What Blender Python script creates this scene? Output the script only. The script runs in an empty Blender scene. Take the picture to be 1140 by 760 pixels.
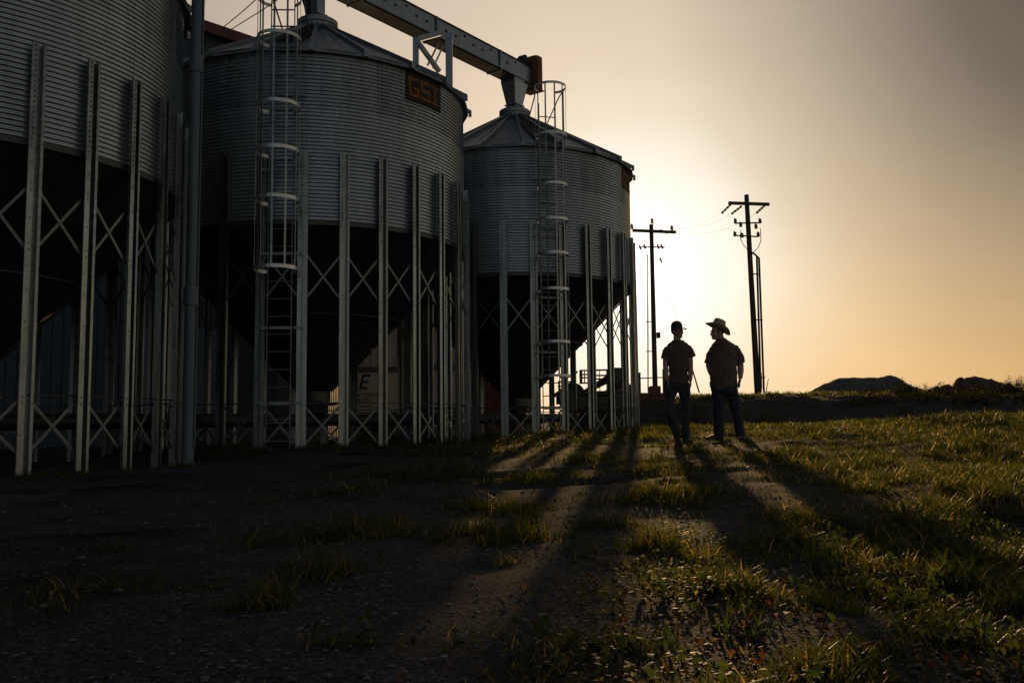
import bpy, math, random
import numpy as np
from mathutils import Vector, Matrix, noise as mnoise

random.seed(7)
rng = np.random.default_rng(11)
C = bpy.context.scene.collection
SC = bpy.context.scene
PI = math.pi

# ------------------------------------------------------------------ camera
F_PX, PITCH, ROLL, CAM_H = 1011.86, math.radians(5.4579), math.radians(-0.67243), 0.62
cam_d = bpy.data.cameras.new('camera')
cam_d.sensor_width = 36.0
cam_d.lens = F_PX / 1140 * 36
cam_d.clip_start = 0.05
cam_d.clip_end = 6000
cam = bpy.data.objects.new('camera', cam_d)
C.objects.link(cam)
cam.matrix_world = Matrix.Translation((0, 0, CAM_H)) @ Matrix.Rotation(PI/2 + PITCH, 4, 'X') @ Matrix.Rotation(ROLL, 4, 'Z')
SC.camera = cam


def at(px, py, d):
    """world point at depth d (metres along y) on the sight line of photo pixel px, py"""
    X, Y = px - 570, py - 380
    c, s = math.cos(ROLL), math.sin(ROLL)
    u = (c*X + s*Y) / F_PX
    v = -(-s*X + c*Y) / F_PX
    dy = math.cos(PITCH) - v*math.sin(PITCH)
    dz = math.sin(PITCH) + v*math.cos(PITCH)
    return Vector((u*d/dy, d, dz*d/dy + CAM_H))


GREY_DIR = (at(1290, -90, 1) - Vector((0, 0, CAM_H))).normalized()
SUN_AZ, SUN_EL = math.radians(7.95), math.radians(9.8)
SUN_DIR = Vector((math.sin(SUN_AZ)*math.cos(SUN_EL), math.cos(SUN_AZ)*math.cos(SUN_EL), math.sin(SUN_EL)))

# ------------------------------------------------------------------ helpers
class MB:
    def __init__(self):
        self.v, self.f, self.m, self.s = [], [], [], []

    def add(self, verts, faces, mi=0, smooth=False):
        o = len(self.v)
        self.v.extend([tuple(p) for p in verts])
        for f in faces:
            self.f.append(tuple(i + o for i in f)); self.m.append(mi); self.s.append(smooth)
        return self

    def box(self, c, size, rot=None, mi=0):
        hx, hy, hz = size[0]/2, size[1]/2, size[2]/2
        P = [Vector((x*hx, y*hy, z*hz)) for x in (-1, 1) for y in (-1, 1) for z in (-1, 1)]
        if rot is not None:
            P = [rot @ p for p in P]
        c = Vector(c)
        return self.add([p + c for p in P], [(0, 1, 3, 2), (4, 6, 7, 5), (0, 4, 5, 1), (2, 3, 7, 6), (0, 2, 6, 4), (1, 5, 7, 3)], mi)

    def bar(self, a, b, w, h, up=(0, 0, 1), mi=0):
        a, b = Vector(a), Vector(b)
        d = (b - a); L = d.length; d.normalize()
        up = Vector(up)
        if abs(d.dot(up)) > 0.98:
            up = Vector((1, 0, 0))
        sx = d.cross(up).normalized(); sz = sx.cross(d)
        R = Matrix((sx, d, sz)).transposed()
        return self.box((a + b)/2, (w, L, h), R, mi)

    def tube(self, path, r, seg=8, mi=0, smooth=True, cap=True):
        path = [Vector(p) for p in path]
        n = len(path)
        rs = r if isinstance(r, (list, tuple)) else [r]*n
        V = []
        prev = None
        for i, p in enumerate(path):
            t = (path[min(i+1, n-1)] - path[max(i-1, 0)]).normalized()
            if prev is None:
                a = Vector((0, 0, 1)) if abs(t.z) < 0.9 else Vector((1, 0, 0))
                sx = t.cross(a).normalized()
            else:
                sx = (prev - t*prev.dot(t)).normalized()
            prev = sx
            sy = t.cross(sx)
            for k in range(seg):
                an = 2*PI*k/seg
                V.append(p + (sx*math.cos(an) + sy*math.sin(an))*rs[i])
        F = []
        for i in range(n-1):
            for k in range(seg):
                k2 = (k+1) % seg
                F.append((i*seg+k, i*seg+k2, (i+1)*seg+k2, (i+1)*seg+k))
        self.add(V, F, mi, smooth)
        if cap:
            self.add(V[:seg], [tuple(range(seg))[::-1]], mi)
            self.add(V[-seg:], [tuple(range(seg))], mi)
        return self

    def lathe(self, prof, seg=48, c=(0, 0), mi=0, smooth=True, a0=0, a1=2*PI):
        full = abs(a1 - a0 - 2*PI) < 1e-6
        n = seg if full else seg+1
        V = []
        for r, z in prof:
            for k in range(n):
                a = a0 + (a1-a0)*k/seg
                V.append((c[0] + r*math.sin(a), c[1] - r*math.cos(a), z))
        F = []
        for i in range(len(prof)-1):
            for k in range(seg):
                k2 = (k+1) % n
                F.append((i*n+k, i*n+k2, (i+1)*n+k2, (i+1)*n+k))
        return self.add(V, F, mi, smooth)

    def prism(self, poly, z0, z1, mi=0):
        n = len(poly)
        V = [(x, y, z0) for x, y in poly] + [(x, y, z1) for x, y in poly]
        F = [(i, (i+1) % n, n+(i+1) % n, n+i) for i in range(n)]
        F += [tuple(range(n))[::-1], tuple(range(n, 2*n))]
        return self.add(V, F, mi)

    def mesh(self, name, mats):
        me = bpy.data.meshes.new(name)
        me.from_pydata(self.v, [], self.f)
        for m in (mats if isinstance(mats, (list, tuple)) else [mats]):
            me.materials.append(m)
        me.polygons.foreach_set('material_index', self.m)
        me.polygons.foreach_set('use_smooth', self.s)
        me.update()
        return me

    def build(self, name, mats, parent=None, loc=(0, 0, 0)):
        return link(name, self.mesh(name, mats), parent, loc)


def link(name, me, parent=None, loc=(0, 0, 0), rz=0):
    o = bpy.data.objects.new(name, me)
    C.objects.link(o)
    o.location = loc
    o.rotation_euler = (0, 0, rz)
    if parent is not None:
        o.parent = parent
    return o


def tag(o, label=None, cat=None, group=None, kind=None):
    if label: o['label'] = label
    if cat: o['category'] = cat
    if group: o['group'] = group
    if kind: o['kind'] = kind
    return o


def empty(name, loc, label, cat, group=None, rz=0):
    o = bpy.data.objects.new(name, None)
    C.objects.link(o)
    o.empty_display_size = 0.2
    o.location = loc
    o.rotation_euler = (0, 0, rz)
    return tag(o, label, cat, group)


def np_mesh(name, V, F, mat, smooth=False, attr=None):
    """V (n,3) array; F list of (m,k) int arrays"""
    me = bpy.data.meshes.new(name)
    loops = np.concatenate([f.ravel() for f in F]).astype(np.int32)
    tot = np.concatenate([np.full(len(f), f.shape[1], np.int32) for f in F])
    start = np.concatenate([[0], np.cumsum(tot)[:-1]]).astype(np.int32)
    me.vertices.add(len(V)); me.vertices.foreach_set('co', np.asarray(V, np.float32).ravel())
    me.loops.add(len(loops)); me.loops.foreach_set('vertex_index', loops)
    me.polygons.add(len(tot)); me.polygons.foreach_set('loop_start', start)
    me.polygons.foreach_set('loop_total', tot)
    me.polygons.foreach_set('use_smooth', np.full(len(tot), smooth))
    if attr is not None:
        for nm, arr in attr.items():
            a = me.attributes.new(nm, 'FLOAT', 'POINT')
            a.data.foreach_set('value', np.asarray(arr, np.float32))
    me.materials.append(mat)
    me.update(calc_edges=True)
    me.validate()
    return me


# ------------------------------------------------------------------ materials
def nmat(name):
    m = bpy.data.materials.new(name)
    m.use_nodes = True
    nt = m.node_tree
    b = nt.nodes['Principled BSDF']
    return m, nt, b


def ramp(nt, stops, fac):
    r = nt.nodes.new('ShaderNodeValToRGB')
    el = r.color_ramp.elements
    while len(el) < len(stops):
        el.new(0.5)
    for e, (p, c) in zip(el, stops):
        e.position = p
        e.color = (c[0], c[1], c[2], 1)
    nt.links.new(fac, r.inputs[0])
    return r.outputs[0]


def noise_tex(nt, scale, detail=4, rough=0.55, coord=None, vec=None):
    n = nt.nodes.new('ShaderNodeTexNoise')
    n.inputs['Scale'].default_value = scale
    n.inputs['Detail'].default_value = detail
    n.inputs['Roughness'].default_value = rough
    if vec is None:
        tc = nt.nodes.new('ShaderNodeTexCoord')
        vec = tc.outputs[coord or 'Object']
    nt.links.new(vec, n.inputs['Vector'])
    return n.outputs['Fac']


def scaled(nt, s, coord='Object'):
    tc = nt.nodes.new('ShaderNodeTexCoord')
    mp = nt.nodes.new('ShaderNodeMapping')
    mp.inputs['Scale'].default_value = s
    nt.links.new(tc.outputs[coord], mp.inputs[0])
    return mp.outputs[0]


def simple(name, c0, c1, scale=6, rough=0.7, metal=0.0, bump=0.0, rough2=None, stretch=None):
    m, nt, b = nmat(name)
    vec = scaled(nt, stretch) if stretch else None
    f = noise_tex(nt, scale, 5, 0.6, vec=vec)
    col = ramp(nt, [(0.3, c0), (0.7, c1)], f)
    nt.links.new(col, b.inputs['Base Color'])
    b.inputs['Metallic'].default_value = metal
    b.inputs['Roughness'].default_value = rough
    if rough2 is not None:
        mr = nt.nodes.new('ShaderNodeMapRange')
        mr.inputs['From Min'].default_value = 0.3; mr.inputs['From Max'].default_value = 0.7
        mr.inputs['To Min'].default_value = rough; mr.inputs['To Max'].default_value = rough2
        nt.links.new(f, mr.inputs['Value']); nt.links.new(mr.outputs[0], b.inputs['Roughness'])
    if bump:
        bp = nt.nodes.new('ShaderNodeBump')
        bp.inputs['Strength'].default_value = bump
        bp.inputs['Distance'].default_value = 0.02
        nt.links.new(f, bp.inputs['Height']); nt.links.new(bp.outputs[0], b.inputs['Normal'])
    return m


def galvanised(name, lo, hi, r0, r1, metal=0.85, streak=True, sheets=False):
    """galvanised sheet: spangle, rain streaks, and a slightly different tone for every wall sheet"""
    m, nt, b = nmat(name)
    sp = nt.nodes.new('ShaderNodeTexVoronoi')
    sp.inputs['Scale'].default_value = 22
    tc = nt.nodes.new('ShaderNodeTexCoord')
    nt.links.new(tc.outputs['Object'], sp.inputs['Vector'])
    st = noise_tex(nt, 2.2, 6, 0.65, vec=scaled(nt, (3, 3, 0.35)))
    mx = nt.nodes.new('ShaderNodeMix'); mx.data_type = 'FLOAT'
    mx.inputs[0].default_value = 0.8 if streak else 0.4
    bw = nt.nodes.new('ShaderNodeRGBToBW')
    nt.links.new(sp.outputs['Color'], bw.inputs[0])
    nt.links.new(bw.outputs[0], mx.inputs[2]); nt.links.new(st, mx.inputs[3])
    fac = mx.outputs[0]
    if sheets:
        at_ = nt.nodes.new('ShaderNodeAttribute'); at_.attribute_name = 'sheet'
        ad = nt.nodes.new('ShaderNodeMath'); ad.operation = 'MULTIPLY_ADD'
        nt.links.new(at_.outputs['Fac'], ad.inputs[0]); ad.inputs[1].default_value = 0.5
        nt.links.new(fac, ad.inputs[2])
        fac = ad.outputs[0]
    col = ramp(nt, [(0.3, lo), (0.95 if sheets else 0.75, hi)], fac)
    nt.links.new(col, b.inputs['Base Color'])
    b.inputs['Metallic'].default_value = metal
    mr = nt.nodes.new('ShaderNodeMapRange')
    mr.inputs['From Min'].default_value = 0.3; mr.inputs['From Max'].default_value = 0.8
    mr.inputs['To Min'].default_value = r0; mr.inputs['To Max'].default_value = r1
    nt.links.new(fac, mr.inputs['Value']); nt.links.new(mr.outputs[0], b.inputs['Roughness'])
    return m


M = {}
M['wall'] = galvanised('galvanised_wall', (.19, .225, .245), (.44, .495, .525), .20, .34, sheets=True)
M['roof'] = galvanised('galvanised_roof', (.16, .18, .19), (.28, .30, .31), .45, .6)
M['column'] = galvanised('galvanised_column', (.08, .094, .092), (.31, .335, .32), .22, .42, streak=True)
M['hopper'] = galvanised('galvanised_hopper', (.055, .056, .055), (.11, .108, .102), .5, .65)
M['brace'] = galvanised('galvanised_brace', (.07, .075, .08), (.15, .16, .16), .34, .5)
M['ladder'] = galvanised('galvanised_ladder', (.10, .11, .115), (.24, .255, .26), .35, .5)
M['hoop'] = galvanised('bright_hoop', (.40, .40, .38), (.62, .61, .57), .33, .48, metal=.7)
M['dark'] = simple('dark_steel', (.015, .016, .017), (.03, .031, .033), 9, .6, .3)
M['conveyor'] = galvanised('conveyor_steel', (.15, .175, .20), (.30, .335, .37), .36, .52)
M['post'] = galvanised('painted_post', (.07, .09, .105), (.13, .16, .18), .5, .65, metal=.4)
M['rust'] = simple('rusty_guard', (.10, .035, .012), (.20, .08, .025), 7, .75, .1, .2)
M['sign'] = simple('sign_black', (.010, .010, .010), (.022, .02, .018), 8, .7)
M['orange'] = simple('letter_orange', (.12, .05, .014), (.40, .15, .03), 14, .7)
M['wood'] = simple('weathered_wood', (.035, .024, .016), (.085, .062, .044), 4, .85, 0, .5, stretch=(6, 6, .5))
M['porcelain'] = simple('porcelain', (.05, .03, .022), (.10, .06, .045), 5, .3)
M['cable'] = simple('cable', (.012, .012, .012), (.02, .02, .02), 5, .6)
M['barn_roof'] = simple('red_roof', (.085, .025, .018), (.15, .045, .03), 3, .6, .2, .1)
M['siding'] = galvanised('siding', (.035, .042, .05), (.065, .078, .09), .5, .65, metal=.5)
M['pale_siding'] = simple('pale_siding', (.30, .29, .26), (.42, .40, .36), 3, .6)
M['trailer'] = simple('trailer_white', (.56, .53, .47), (.68, .65, .58), 2, .45)
M['black'] = simple('black_paint', (.012, .012, .012), (.02, .02, .02), 5, .5)
M['rubber'] = simple('rubber', (.012, .012, .012), (.025, .024, .022), 12, .9, 0, .2)
M['redpaint'] = simple('rust_red_paint', (.075, .024, .014), (.13, .045, .024), 4, .65, 0, .1)
M['greenpaint'] = simple('dull_green_paint', (.02, .03, .018), (.045, .06, .035), 4, .6)
M['dirt'] = simple('red_dirt', (.05, .03, .02), (.10, .062, .042), 2.2, .95, 0, .6)
M['gravelheap'] = simple('heap_gravel', (.04, .034, .03), (.10, .088, .078), 5, .95, 0, .8)
M['bucket'] = simple('bucket_plastic', (.35, .16, .11), (.45, .22, .15), 5, .5)
M['skin'] = simple('skin', (.33, .19, .13), (.42, .25, .18), 8, .55)
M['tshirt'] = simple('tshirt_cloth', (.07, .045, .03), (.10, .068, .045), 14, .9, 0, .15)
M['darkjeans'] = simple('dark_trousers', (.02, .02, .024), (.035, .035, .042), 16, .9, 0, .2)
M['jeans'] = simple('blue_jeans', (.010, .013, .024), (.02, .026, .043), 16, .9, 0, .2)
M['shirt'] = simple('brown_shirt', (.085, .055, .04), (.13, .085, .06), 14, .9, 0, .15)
M['cap'] = simple('cap_cloth', (.03, .024, .02), (.05, .04, .034), 14, .9)
M['straw'] = simple('straw_hat', (.30, .22, .13), (.42, .32, .2), 30, .8, 0, .2)
M['hatband'] = simple('hat_band', (.03, .018, .012), (.05, .03, .02), 10, .7)
M['boot'] = simple('boot_leather', (.028, .018, .012), (.055, .035, .024), 8, .6)
M['hair'] = simple('hair', (.015, .01, .008), (.03, .02, .015), 20, .7)
M['leather'] = M['boot']


for k_m in ('tshirt', 'darkjeans', 'jeans', 'shirt', 'cap'):
    bs = M[k_m].node_tree.nodes['Principled BSDF']
    bs.inputs['Sheen Weight'].default_value = .35
    bs.inputs['Sheen Roughness'].default_value = .4
    bs.inputs['Sheen Tint'].default_value = (.8, .55, .3, 1)


def foliage_mat(name, c_lo, c_hi, c_dry, trans=0.45, rough=.42, spec=.45):
    m = bpy.data.materials.new(name)
    m.use_nodes = True
    nt = m.node_tree
    nt.nodes.clear()
    out = nt.nodes.new('ShaderNodeOutputMaterial')
    a = nt.nodes.new('ShaderNodeAttribute'); a.attribute_name = 'tone'
    col = ramp(nt, [(0.0, c_lo), (0.55, c_hi), (0.72, c_hi), (1.0, c_dry)], a.outputs['Fac'])
    d = nt.nodes.new('ShaderNodeBsdfPrincipled')
    d.inputs['Roughness'].default_value = rough
    d.inputs['Specular IOR Level'].default_value = spec
    t = nt.nodes.new('ShaderNodeBsdfTranslucent')
    hs = nt.nodes.new('ShaderNodeHueSaturation')
    hs.inputs['Saturation'].default_value = 1.1
    hs.inputs['Value'].default_value = 2.2
    nt.links.new(col, hs.inputs['Color'])
    nt.links.new(col, d.inputs['Base Color'])
    nt.links.new(hs.outputs[0], t.inputs['Color'])
    mx = nt.nodes.new('ShaderNodeMixShader')
    mx.inputs[0].default_value = trans
    nt.links.new(d.outputs[0], mx.inputs[1]); nt.links.new(t.outputs[0], mx.inputs[2])
    nt.links.new(mx.outputs[0], out.inputs['Surface'])
    return m


M['grass'] = foliage_mat('grass_blades', (.014, .023, .005), (.052, .056, .011), (.28, .19, .06), .5, .5, .25)
M['weed'] = foliage_mat('weed_leaves', (.012, .022, .008), (.04, .052, .013), (.18, .12, .035), .5, .6, .1)
M['litter'] = foliage_mat('dead_leaves', (.035, .015, .007), (.12, .05, .017), (.24, .13, .045), .4, .7, .08)
M['brush'] = foliage_mat('brush_leaves', (.012, .014, .008), (.028, .025, .013), (.06, .042, .02), .12, .8, .05)


def ground_mat():
    m, nt, b = nmat('ground_soil_and_gravel')
    tc = nt.nodes.new('ShaderNodeTexCoord')
    vo = nt.nodes.new('ShaderNodeTexVoronoi'); vo.inputs['Scale'].default_value = 60
    vo2 = nt.nodes.new('ShaderNodeTexVoronoi'); vo2.inputs['Scale'].default_value = 150
    for v in (vo, vo2):
        nt.links.new(tc.outputs['Object'], v.inputs['Vector'])
    bw = nt.nodes.new('ShaderNodeRGBToBW'); nt.links.new(vo.outputs['Color'], bw.inputs[0])
    bw2 = nt.nodes.new('ShaderNodeRGBToBW'); nt.links.new(vo2.outputs['Color'], bw2.inputs[0])
    mx = nt.nodes.new('ShaderNodeMix'); mx.data_type = 'FLOAT'; mx.inputs[0].default_value = .5
    nt.links.new(bw.outputs[0], mx.inputs[2]); nt.links.new(bw2.outputs[0], mx.inputs[3])
    stone = ramp(nt, [(.15, (.018, .018, .020)), (.5, (.048, .048, .050)), (.75, (.080, .079, .080)), (.9, (.13, .125, .122))], mx.outputs[0])
    big = noise_tex(nt, .7, 6, .6)
    dirt = ramp(nt, [(.3, (.014, .010, .008)), (.6, (.030, .020, .014)), (.8, (.022, .016, .012))], noise_tex(nt, 9, 6, .65))
    mask = ramp(nt, [(.50, (0, 0, 0)), (.64, (1, 1, 1))], big)
    mc = nt.nodes.new('ShaderNodeMix'); mc.data_type = 'RGBA'
    nt.links.new(mask, mc.inputs[0]); nt.links.new(stone, mc.inputs[6]); nt.links.new(dirt, mc.inputs[7])
    ga = nt.nodes.new('ShaderNodeAttribute'); ga.attribute_name = 'grassy'
    thatch = ramp(nt, [(.3, (.022, .024, .011)), (.7, (.05, .044, .02))], noise_tex(nt, 25, 4, .6))
    mc2 = nt.nodes.new('ShaderNodeMix'); mc2.data_type = 'RGBA'
    nt.links.new(ga.outputs['Fac'], mc2.inputs[0]); nt.links.new(mc.outputs[2], mc2.inputs[6]); nt.links.new(thatch, mc2.inputs[7])
    nt.links.new(mc2.outputs[2], b.inputs['Base Color'])
    b.inputs['Roughness'].default_value = .95
    b.inputs['Specular IOR Level'].default_value = .04
    n3 = noise_tex(nt, 14, 6, .7)
    ad = nt.nodes.new('ShaderNodeMath'); ad.operation = 'ADD'
    nt.links.new(n3, ad.inputs[0]); nt.links.new(vo.outputs['Distance'], ad.inputs[1])
    ad2 = nt.nodes.new('ShaderNodeMath'); ad2.operation = 'MULTIPLY_ADD'
    nt.links.new(vo2.outputs['Distance'], ad2.inputs[0]); ad2.inputs[1].default_value = .5; nt.links.new(ad.outputs[0], ad2.inputs[2])
    bp = nt.nodes.new('ShaderNodeBump'); bp.inputs['Strength'].default_value = .7; bp.inputs['Distance'].default_value = .018
    nt.links.new(ad2.outputs[0], bp.inputs['Height']); nt.links.new(bp.outputs[0], b.inputs['Normal'])
    return m


M['ground'] = ground_mat()

# ------------------------------------------------------------------ terrain
_perm = rng.permutation(512)
_val = rng.random(512)


def vnoise(x, y):
    x = np.asarray(x, float); y = np.asarray(y, float)
    xi = np.floor(x).astype(int); yi = np.floor(y).astype(int)
    fx = x - xi; fy = y - yi
    fx = fx*fx*(3-2*fx); fy = fy*fy*(3-2*fy)
    def h(i, j):
        return _val[_perm[(i + _perm[j & 511]) & 511]]
    a, b_, c, d = h(xi, yi), h(xi+1, yi), h(xi, yi+1), h(xi+1, yi+1)
    return (a*(1-fx)+b_*fx)*(1-fy) + (c*(1-fx)+d*fx)*fy


def fbm(x, y, o=4):
    s = 0; a = .5; t = 0
    for i in range(o):
        s = s + a*vnoise(x*2**i + 17.3*i, y*2**i + 5.1*i); t += a; a *= .5
    return s/t


def sstep(a, b, x):
    t = np.clip((np.asarray(x, float)-a)/(b-a), 0, 1)
    return t*t*(3-2*t)


SILOS = [(-8.283, 13.377, math.radians(46.096)), (-4.105, 18.857, math.radians(-17.486)), (0.147, 24.534, math.radians(-18.85))]


def height(x, y):
    x = np.asarray(x, float); y = np.asarray(y, float)
    base = np.interp(y, [-400, -10, 0, 5, 10, 14, 18, 22, 28], [0, 0, 0, .05, .17, .32, .40, .42, .42])
    lat = np.where(x > 0, .036*np.minimum(x, 12), .018*np.maximum(x, -8))*sstep(4, 13, y)
    z = base + lat
    # grassy ridge at right, dip behind it, then the earth bank
    z = z + .03*sstep(3, 5.5, x)*np.exp(-((y-17.0)/1.8)**2) - .30*sstep(3, 5.5, x)*np.exp(-((y-23)/3.0)**2)
    edge = sstep(4.0, 7.0, x + .6*(fbm(x*.5, y*.5)-.5))
    lateral_cut = 1.22 - .036*np.clip(x, 0, 12)
    z = z + edge*(lateral_cut)*sstep(24.5, 30.5, y + 1.6*(fbm(x*.35+3, y*.35)-.5))
    z = z + edge*sstep(27, 31, y)*.14*(fbm(x*.9, y*.9)-.5)
    z = z + .78*sstep(1.4, 2.6, x)*(1-edge)*sstep(26.6, 28.8, y + .8*(fbm(x*.6+8, y*.6)-.5))
    for off in (-.8, .8):                                        # shallow wheel ruts of the track curving past the bins
        dc = (y - (8.7 + .33*x + .035*x*x)) - off
        z = z - .035*np.exp(-(dc/.22)**2)*sstep(-9, -6, x)*sstep(3.2, 1.0, x) + .02*np.exp(-((np.abs(dc)-.38)/.15)**2)*sstep(-9, -6, x)*sstep(3.2, 1.0, x)
    # unevenness
    near = sstep(60, 20, np.hypot(x, y))
    z = z + near*(.16*(fbm(x*.45+9, y*.45)-.5) + (.07+.07*sstep(1.5, 4, x))*(fbm(x*1.7, y*1.7+4)-.5) + .025*(fbm(x*6, y*6)-.5))
    # flat pads under the bins
    for cx, cy, _ in SILOS:
        r = np.hypot(x-cx, y-cy)
        pad = {-8.283: .12, -4.105: .33, 0.147: .43}[cx]
        w = sstep(4.6, 3.4, r)
        z = z*(1-w) + (pad + .02*(fbm(x*4, y*4)-.5))*w
    return z


def grassiness(x, y):
    x = np.asarray(x, float); y = np.asarray(y, float)
    n = fbm(x*.9+31, y*.9+7)
    n2 = fbm(x*2.6+2, y*2.6+13, 3)
    bx = .55 + .24*(y-2)
    right = sstep(-.5, .9, x - bx + 2.6*(n-.5)) * (.35 + .65*sstep(.38, .55, n2))
    lane = np.exp(-((y-11.9-.1*x)/.8)**2)*sstep(7.5, 4.0, x)
    right = right*(1-.75*lane)
    g = right
    for (cx, cy, _), k in zip(SILOS, (.35, .9, .9)):
        r = np.hypot(x-cx, y-cy)
        g = np.maximum(g, k*sstep(2.9, 3.5, r)*sstep(4.6, 3.8, r + 1.0*(n-.5))*(.35+.65*sstep(.4, .6, n2)))
    r3 = np.hypot(x-.147, y-24.534)
    g = np.maximum(g, .85*np.exp(-((r3-4.5)/.9)**2)*sstep(3.0, 3.6, r3)*(.55+.45*sstep(.40, .56, n2)))
    g = np.maximum(g, .6*sstep(11.5, 13, y)*sstep(20, 17, y)*sstep(-2.5, -.8, x)*sstep(.40, .54, n2))
    # curved grass strip between the wheel tracks
    t = np.clip((y-7.6)/4.0, 0, 1)
    xs = -2.2 + 2.2*t
    g = np.maximum(g, .85*np.exp(-((x-xs)/(.75))**2)*sstep(6.6, 7.6, y)*sstep(12.4, 11.2, y)*sstep(.36, .5, n))
    g = np.maximum(g, sstep(15.5, 17.5, y)*sstep(1.6, 2.6, x)*.95)
    bank = sstep(22.5, 25, y)*sstep(30.2, 28.5, y)
    g = g*(1-.8*bank)
    g = np.maximum(g, sstep(28.6, 30.2, y)*.7)
    g = np.maximum(g, .75*sstep(.60, .70, n2)*sstep(.5, .6, n)*sstep(-2.2, -.6, x))          # stray tufts in the gravel
    g = np.maximum(g, .5*sstep(2.7, 2.0, y)*sstep(-.4, .4, x + n - .5))
    for off in (-.8, .8):
        g = g*(1-.8*np.exp(-((y - (8.7 + .33*x + .035*x*x) - off)/.3)**2)*sstep(3.2, 1.0, x))
    for tx, ty, tr_ in ((1.1, 6.7, .45), (.8, 4.4, .35), (-.15, 6.4, .3), (-.95, 5.2, .4), (1.5, 9.0, .5), (.25, 8.6, .35), (.55, 3.1, .3), (.95, 10.8, .5), (.5, 5.4, .2)):
        g = np.maximum(g, .95*np.exp(-(((x-tx)**2+((y-ty)*.8)**2)/tr_**2)))
    inside = np.zeros_like(x)
    for cx, cy, _ in SILOS:
        inside = np.maximum(inside, sstep(3.2, 2.9, np.hypot(x-cx, y-cy)))
    return g*(1-.92*inside)


xs_ = np.concatenate([-np.geomspace(2500, 22, 26), np.arange(-20, -9, .35), np.arange(-9, 12, .12), np.arange(12, 24, .3), np.geomspace(26, 2500, 26)])
ys_ = np.concatenate([-np.geomspace(2500, 4, 26), np.arange(-3, 1, .25), np.arange(1, 8, .07), np.arange(8, 20, .12), np.arange(20, 36, .22), np.geomspace(37, 3000, 36)])
GX, GY = np.meshgrid(xs_, ys_)
GZ = height(GX, GY)
nx, ny = len(xs_), len(ys_)
idx = np.arange(nx*ny).reshape(ny, nx)
quads = np.stack([idx[:-1, :-1], idx[:-1, 1:], idx[1:, 1:], idx[1:, :-1]], -1).reshape(-1, 4)
gm = np_mesh('ground', np.stack([GX, GY, GZ], -1).reshape(-1, 3), [quads], M['ground'], True,
             {'grassy': np.clip(grassiness(GX, GY), 0, 1).ravel()})
tag(link('ground', gm), kind='structure')


def hz(x, y):
    return float(height(np.array([x]), np.array([y]))[0])


# ------------------------------------------------------------------ grain bins
R_COL, R_WALL, Z_RING, Z_EAVE, Z_COLTOP = 3.2, 3.105, 4.28, 7.47, 5.56
STEP = 2*PI/28
PITCH_C = .0677
AMP = .0125


def pol(r, a, z):
    return Vector((r*math.sin(a), -r*math.cos(a), z))


def wall_mesh():
    seg = 112
    nz = int(round((Z_EAVE-Z_RING)/PITCH_C))
    H = nz*PITCH_C
    k = nz*6 + 1
    zz = Z_RING + np.linspace(0, H, k)
    rr = R_WALL + AMP*np.cos(2*PI*(zz-Z_RING)/PITCH_C)
    aa = np.arange(seg)*2*PI/seg
    V = np.stack([rr[:, None]*np.sin(aa), -rr[:, None]*np.cos(aa), np.broadcast_to(zz[:, None], (k, seg))], -1)
    # overlap lip at every sheet joint so the seams read
    ring = np.minimum(((zz-Z_RING)/H*3).astype(int), 2)
    sheet = ((aa[None, :]/(2*PI)*7 + ring[:, None]*.5) % 7).astype(int)
    tone = _val[(sheet*13 + ring[:, None]*41 + 5) % 512]
    id_ = np.arange(k*seg).reshape(k, seg)
    q = np.stack([id_[:-1], np.roll(id_, -1, 1)[:-1], np.roll(id_, -1, 1)[1:], id_[1:]], -1).reshape(-1, 4)
    # bolts along the vertical seams (octahedra)
    BV = []; BF = []; bt = []
    base = k*seg
    for rg in range(3):
        for s in range(7):
            a0 = 2*PI*(s - rg*.5)/7
            for side in (-.012, .012):
                for b in range(16):
                    z = Z_RING + H/3*rg + (b+.5)*H/48 
                    c = pol(R_WALL+.008, a0+side, z)
                    n = pol(1, a0, 0); t = Vector((-n.y, n.x, 0))
                    r = .013
                    o = base + len(BV)
                    BV += [c+n*r, c+t*r, c+Vector((0, 0, r)), c-t*r, c-Vector((0, 0, r))]
                    bt += [0.0]*5
                    BF += [(o, o+1, o+2), (o, o+2, o+3), (o, o+3, o+4), (o, o+4, o+1)]
    V = np.concatenate([V.reshape(-1, 3), np.array([tuple(p) for p in BV])])
    me = np_mesh('bin_wall', V, [q, np.array(BF)], M['wall'], True, {'sheet': np.concatenate([tone.ravel(), bt])})
    me.materials.append(M['dark'])
    me.polygons.foreach_set('material_index', np.concatenate([np.zeros(len(q), np.int32), np.ones(len(BF), np.int32)]))
    return me


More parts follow.
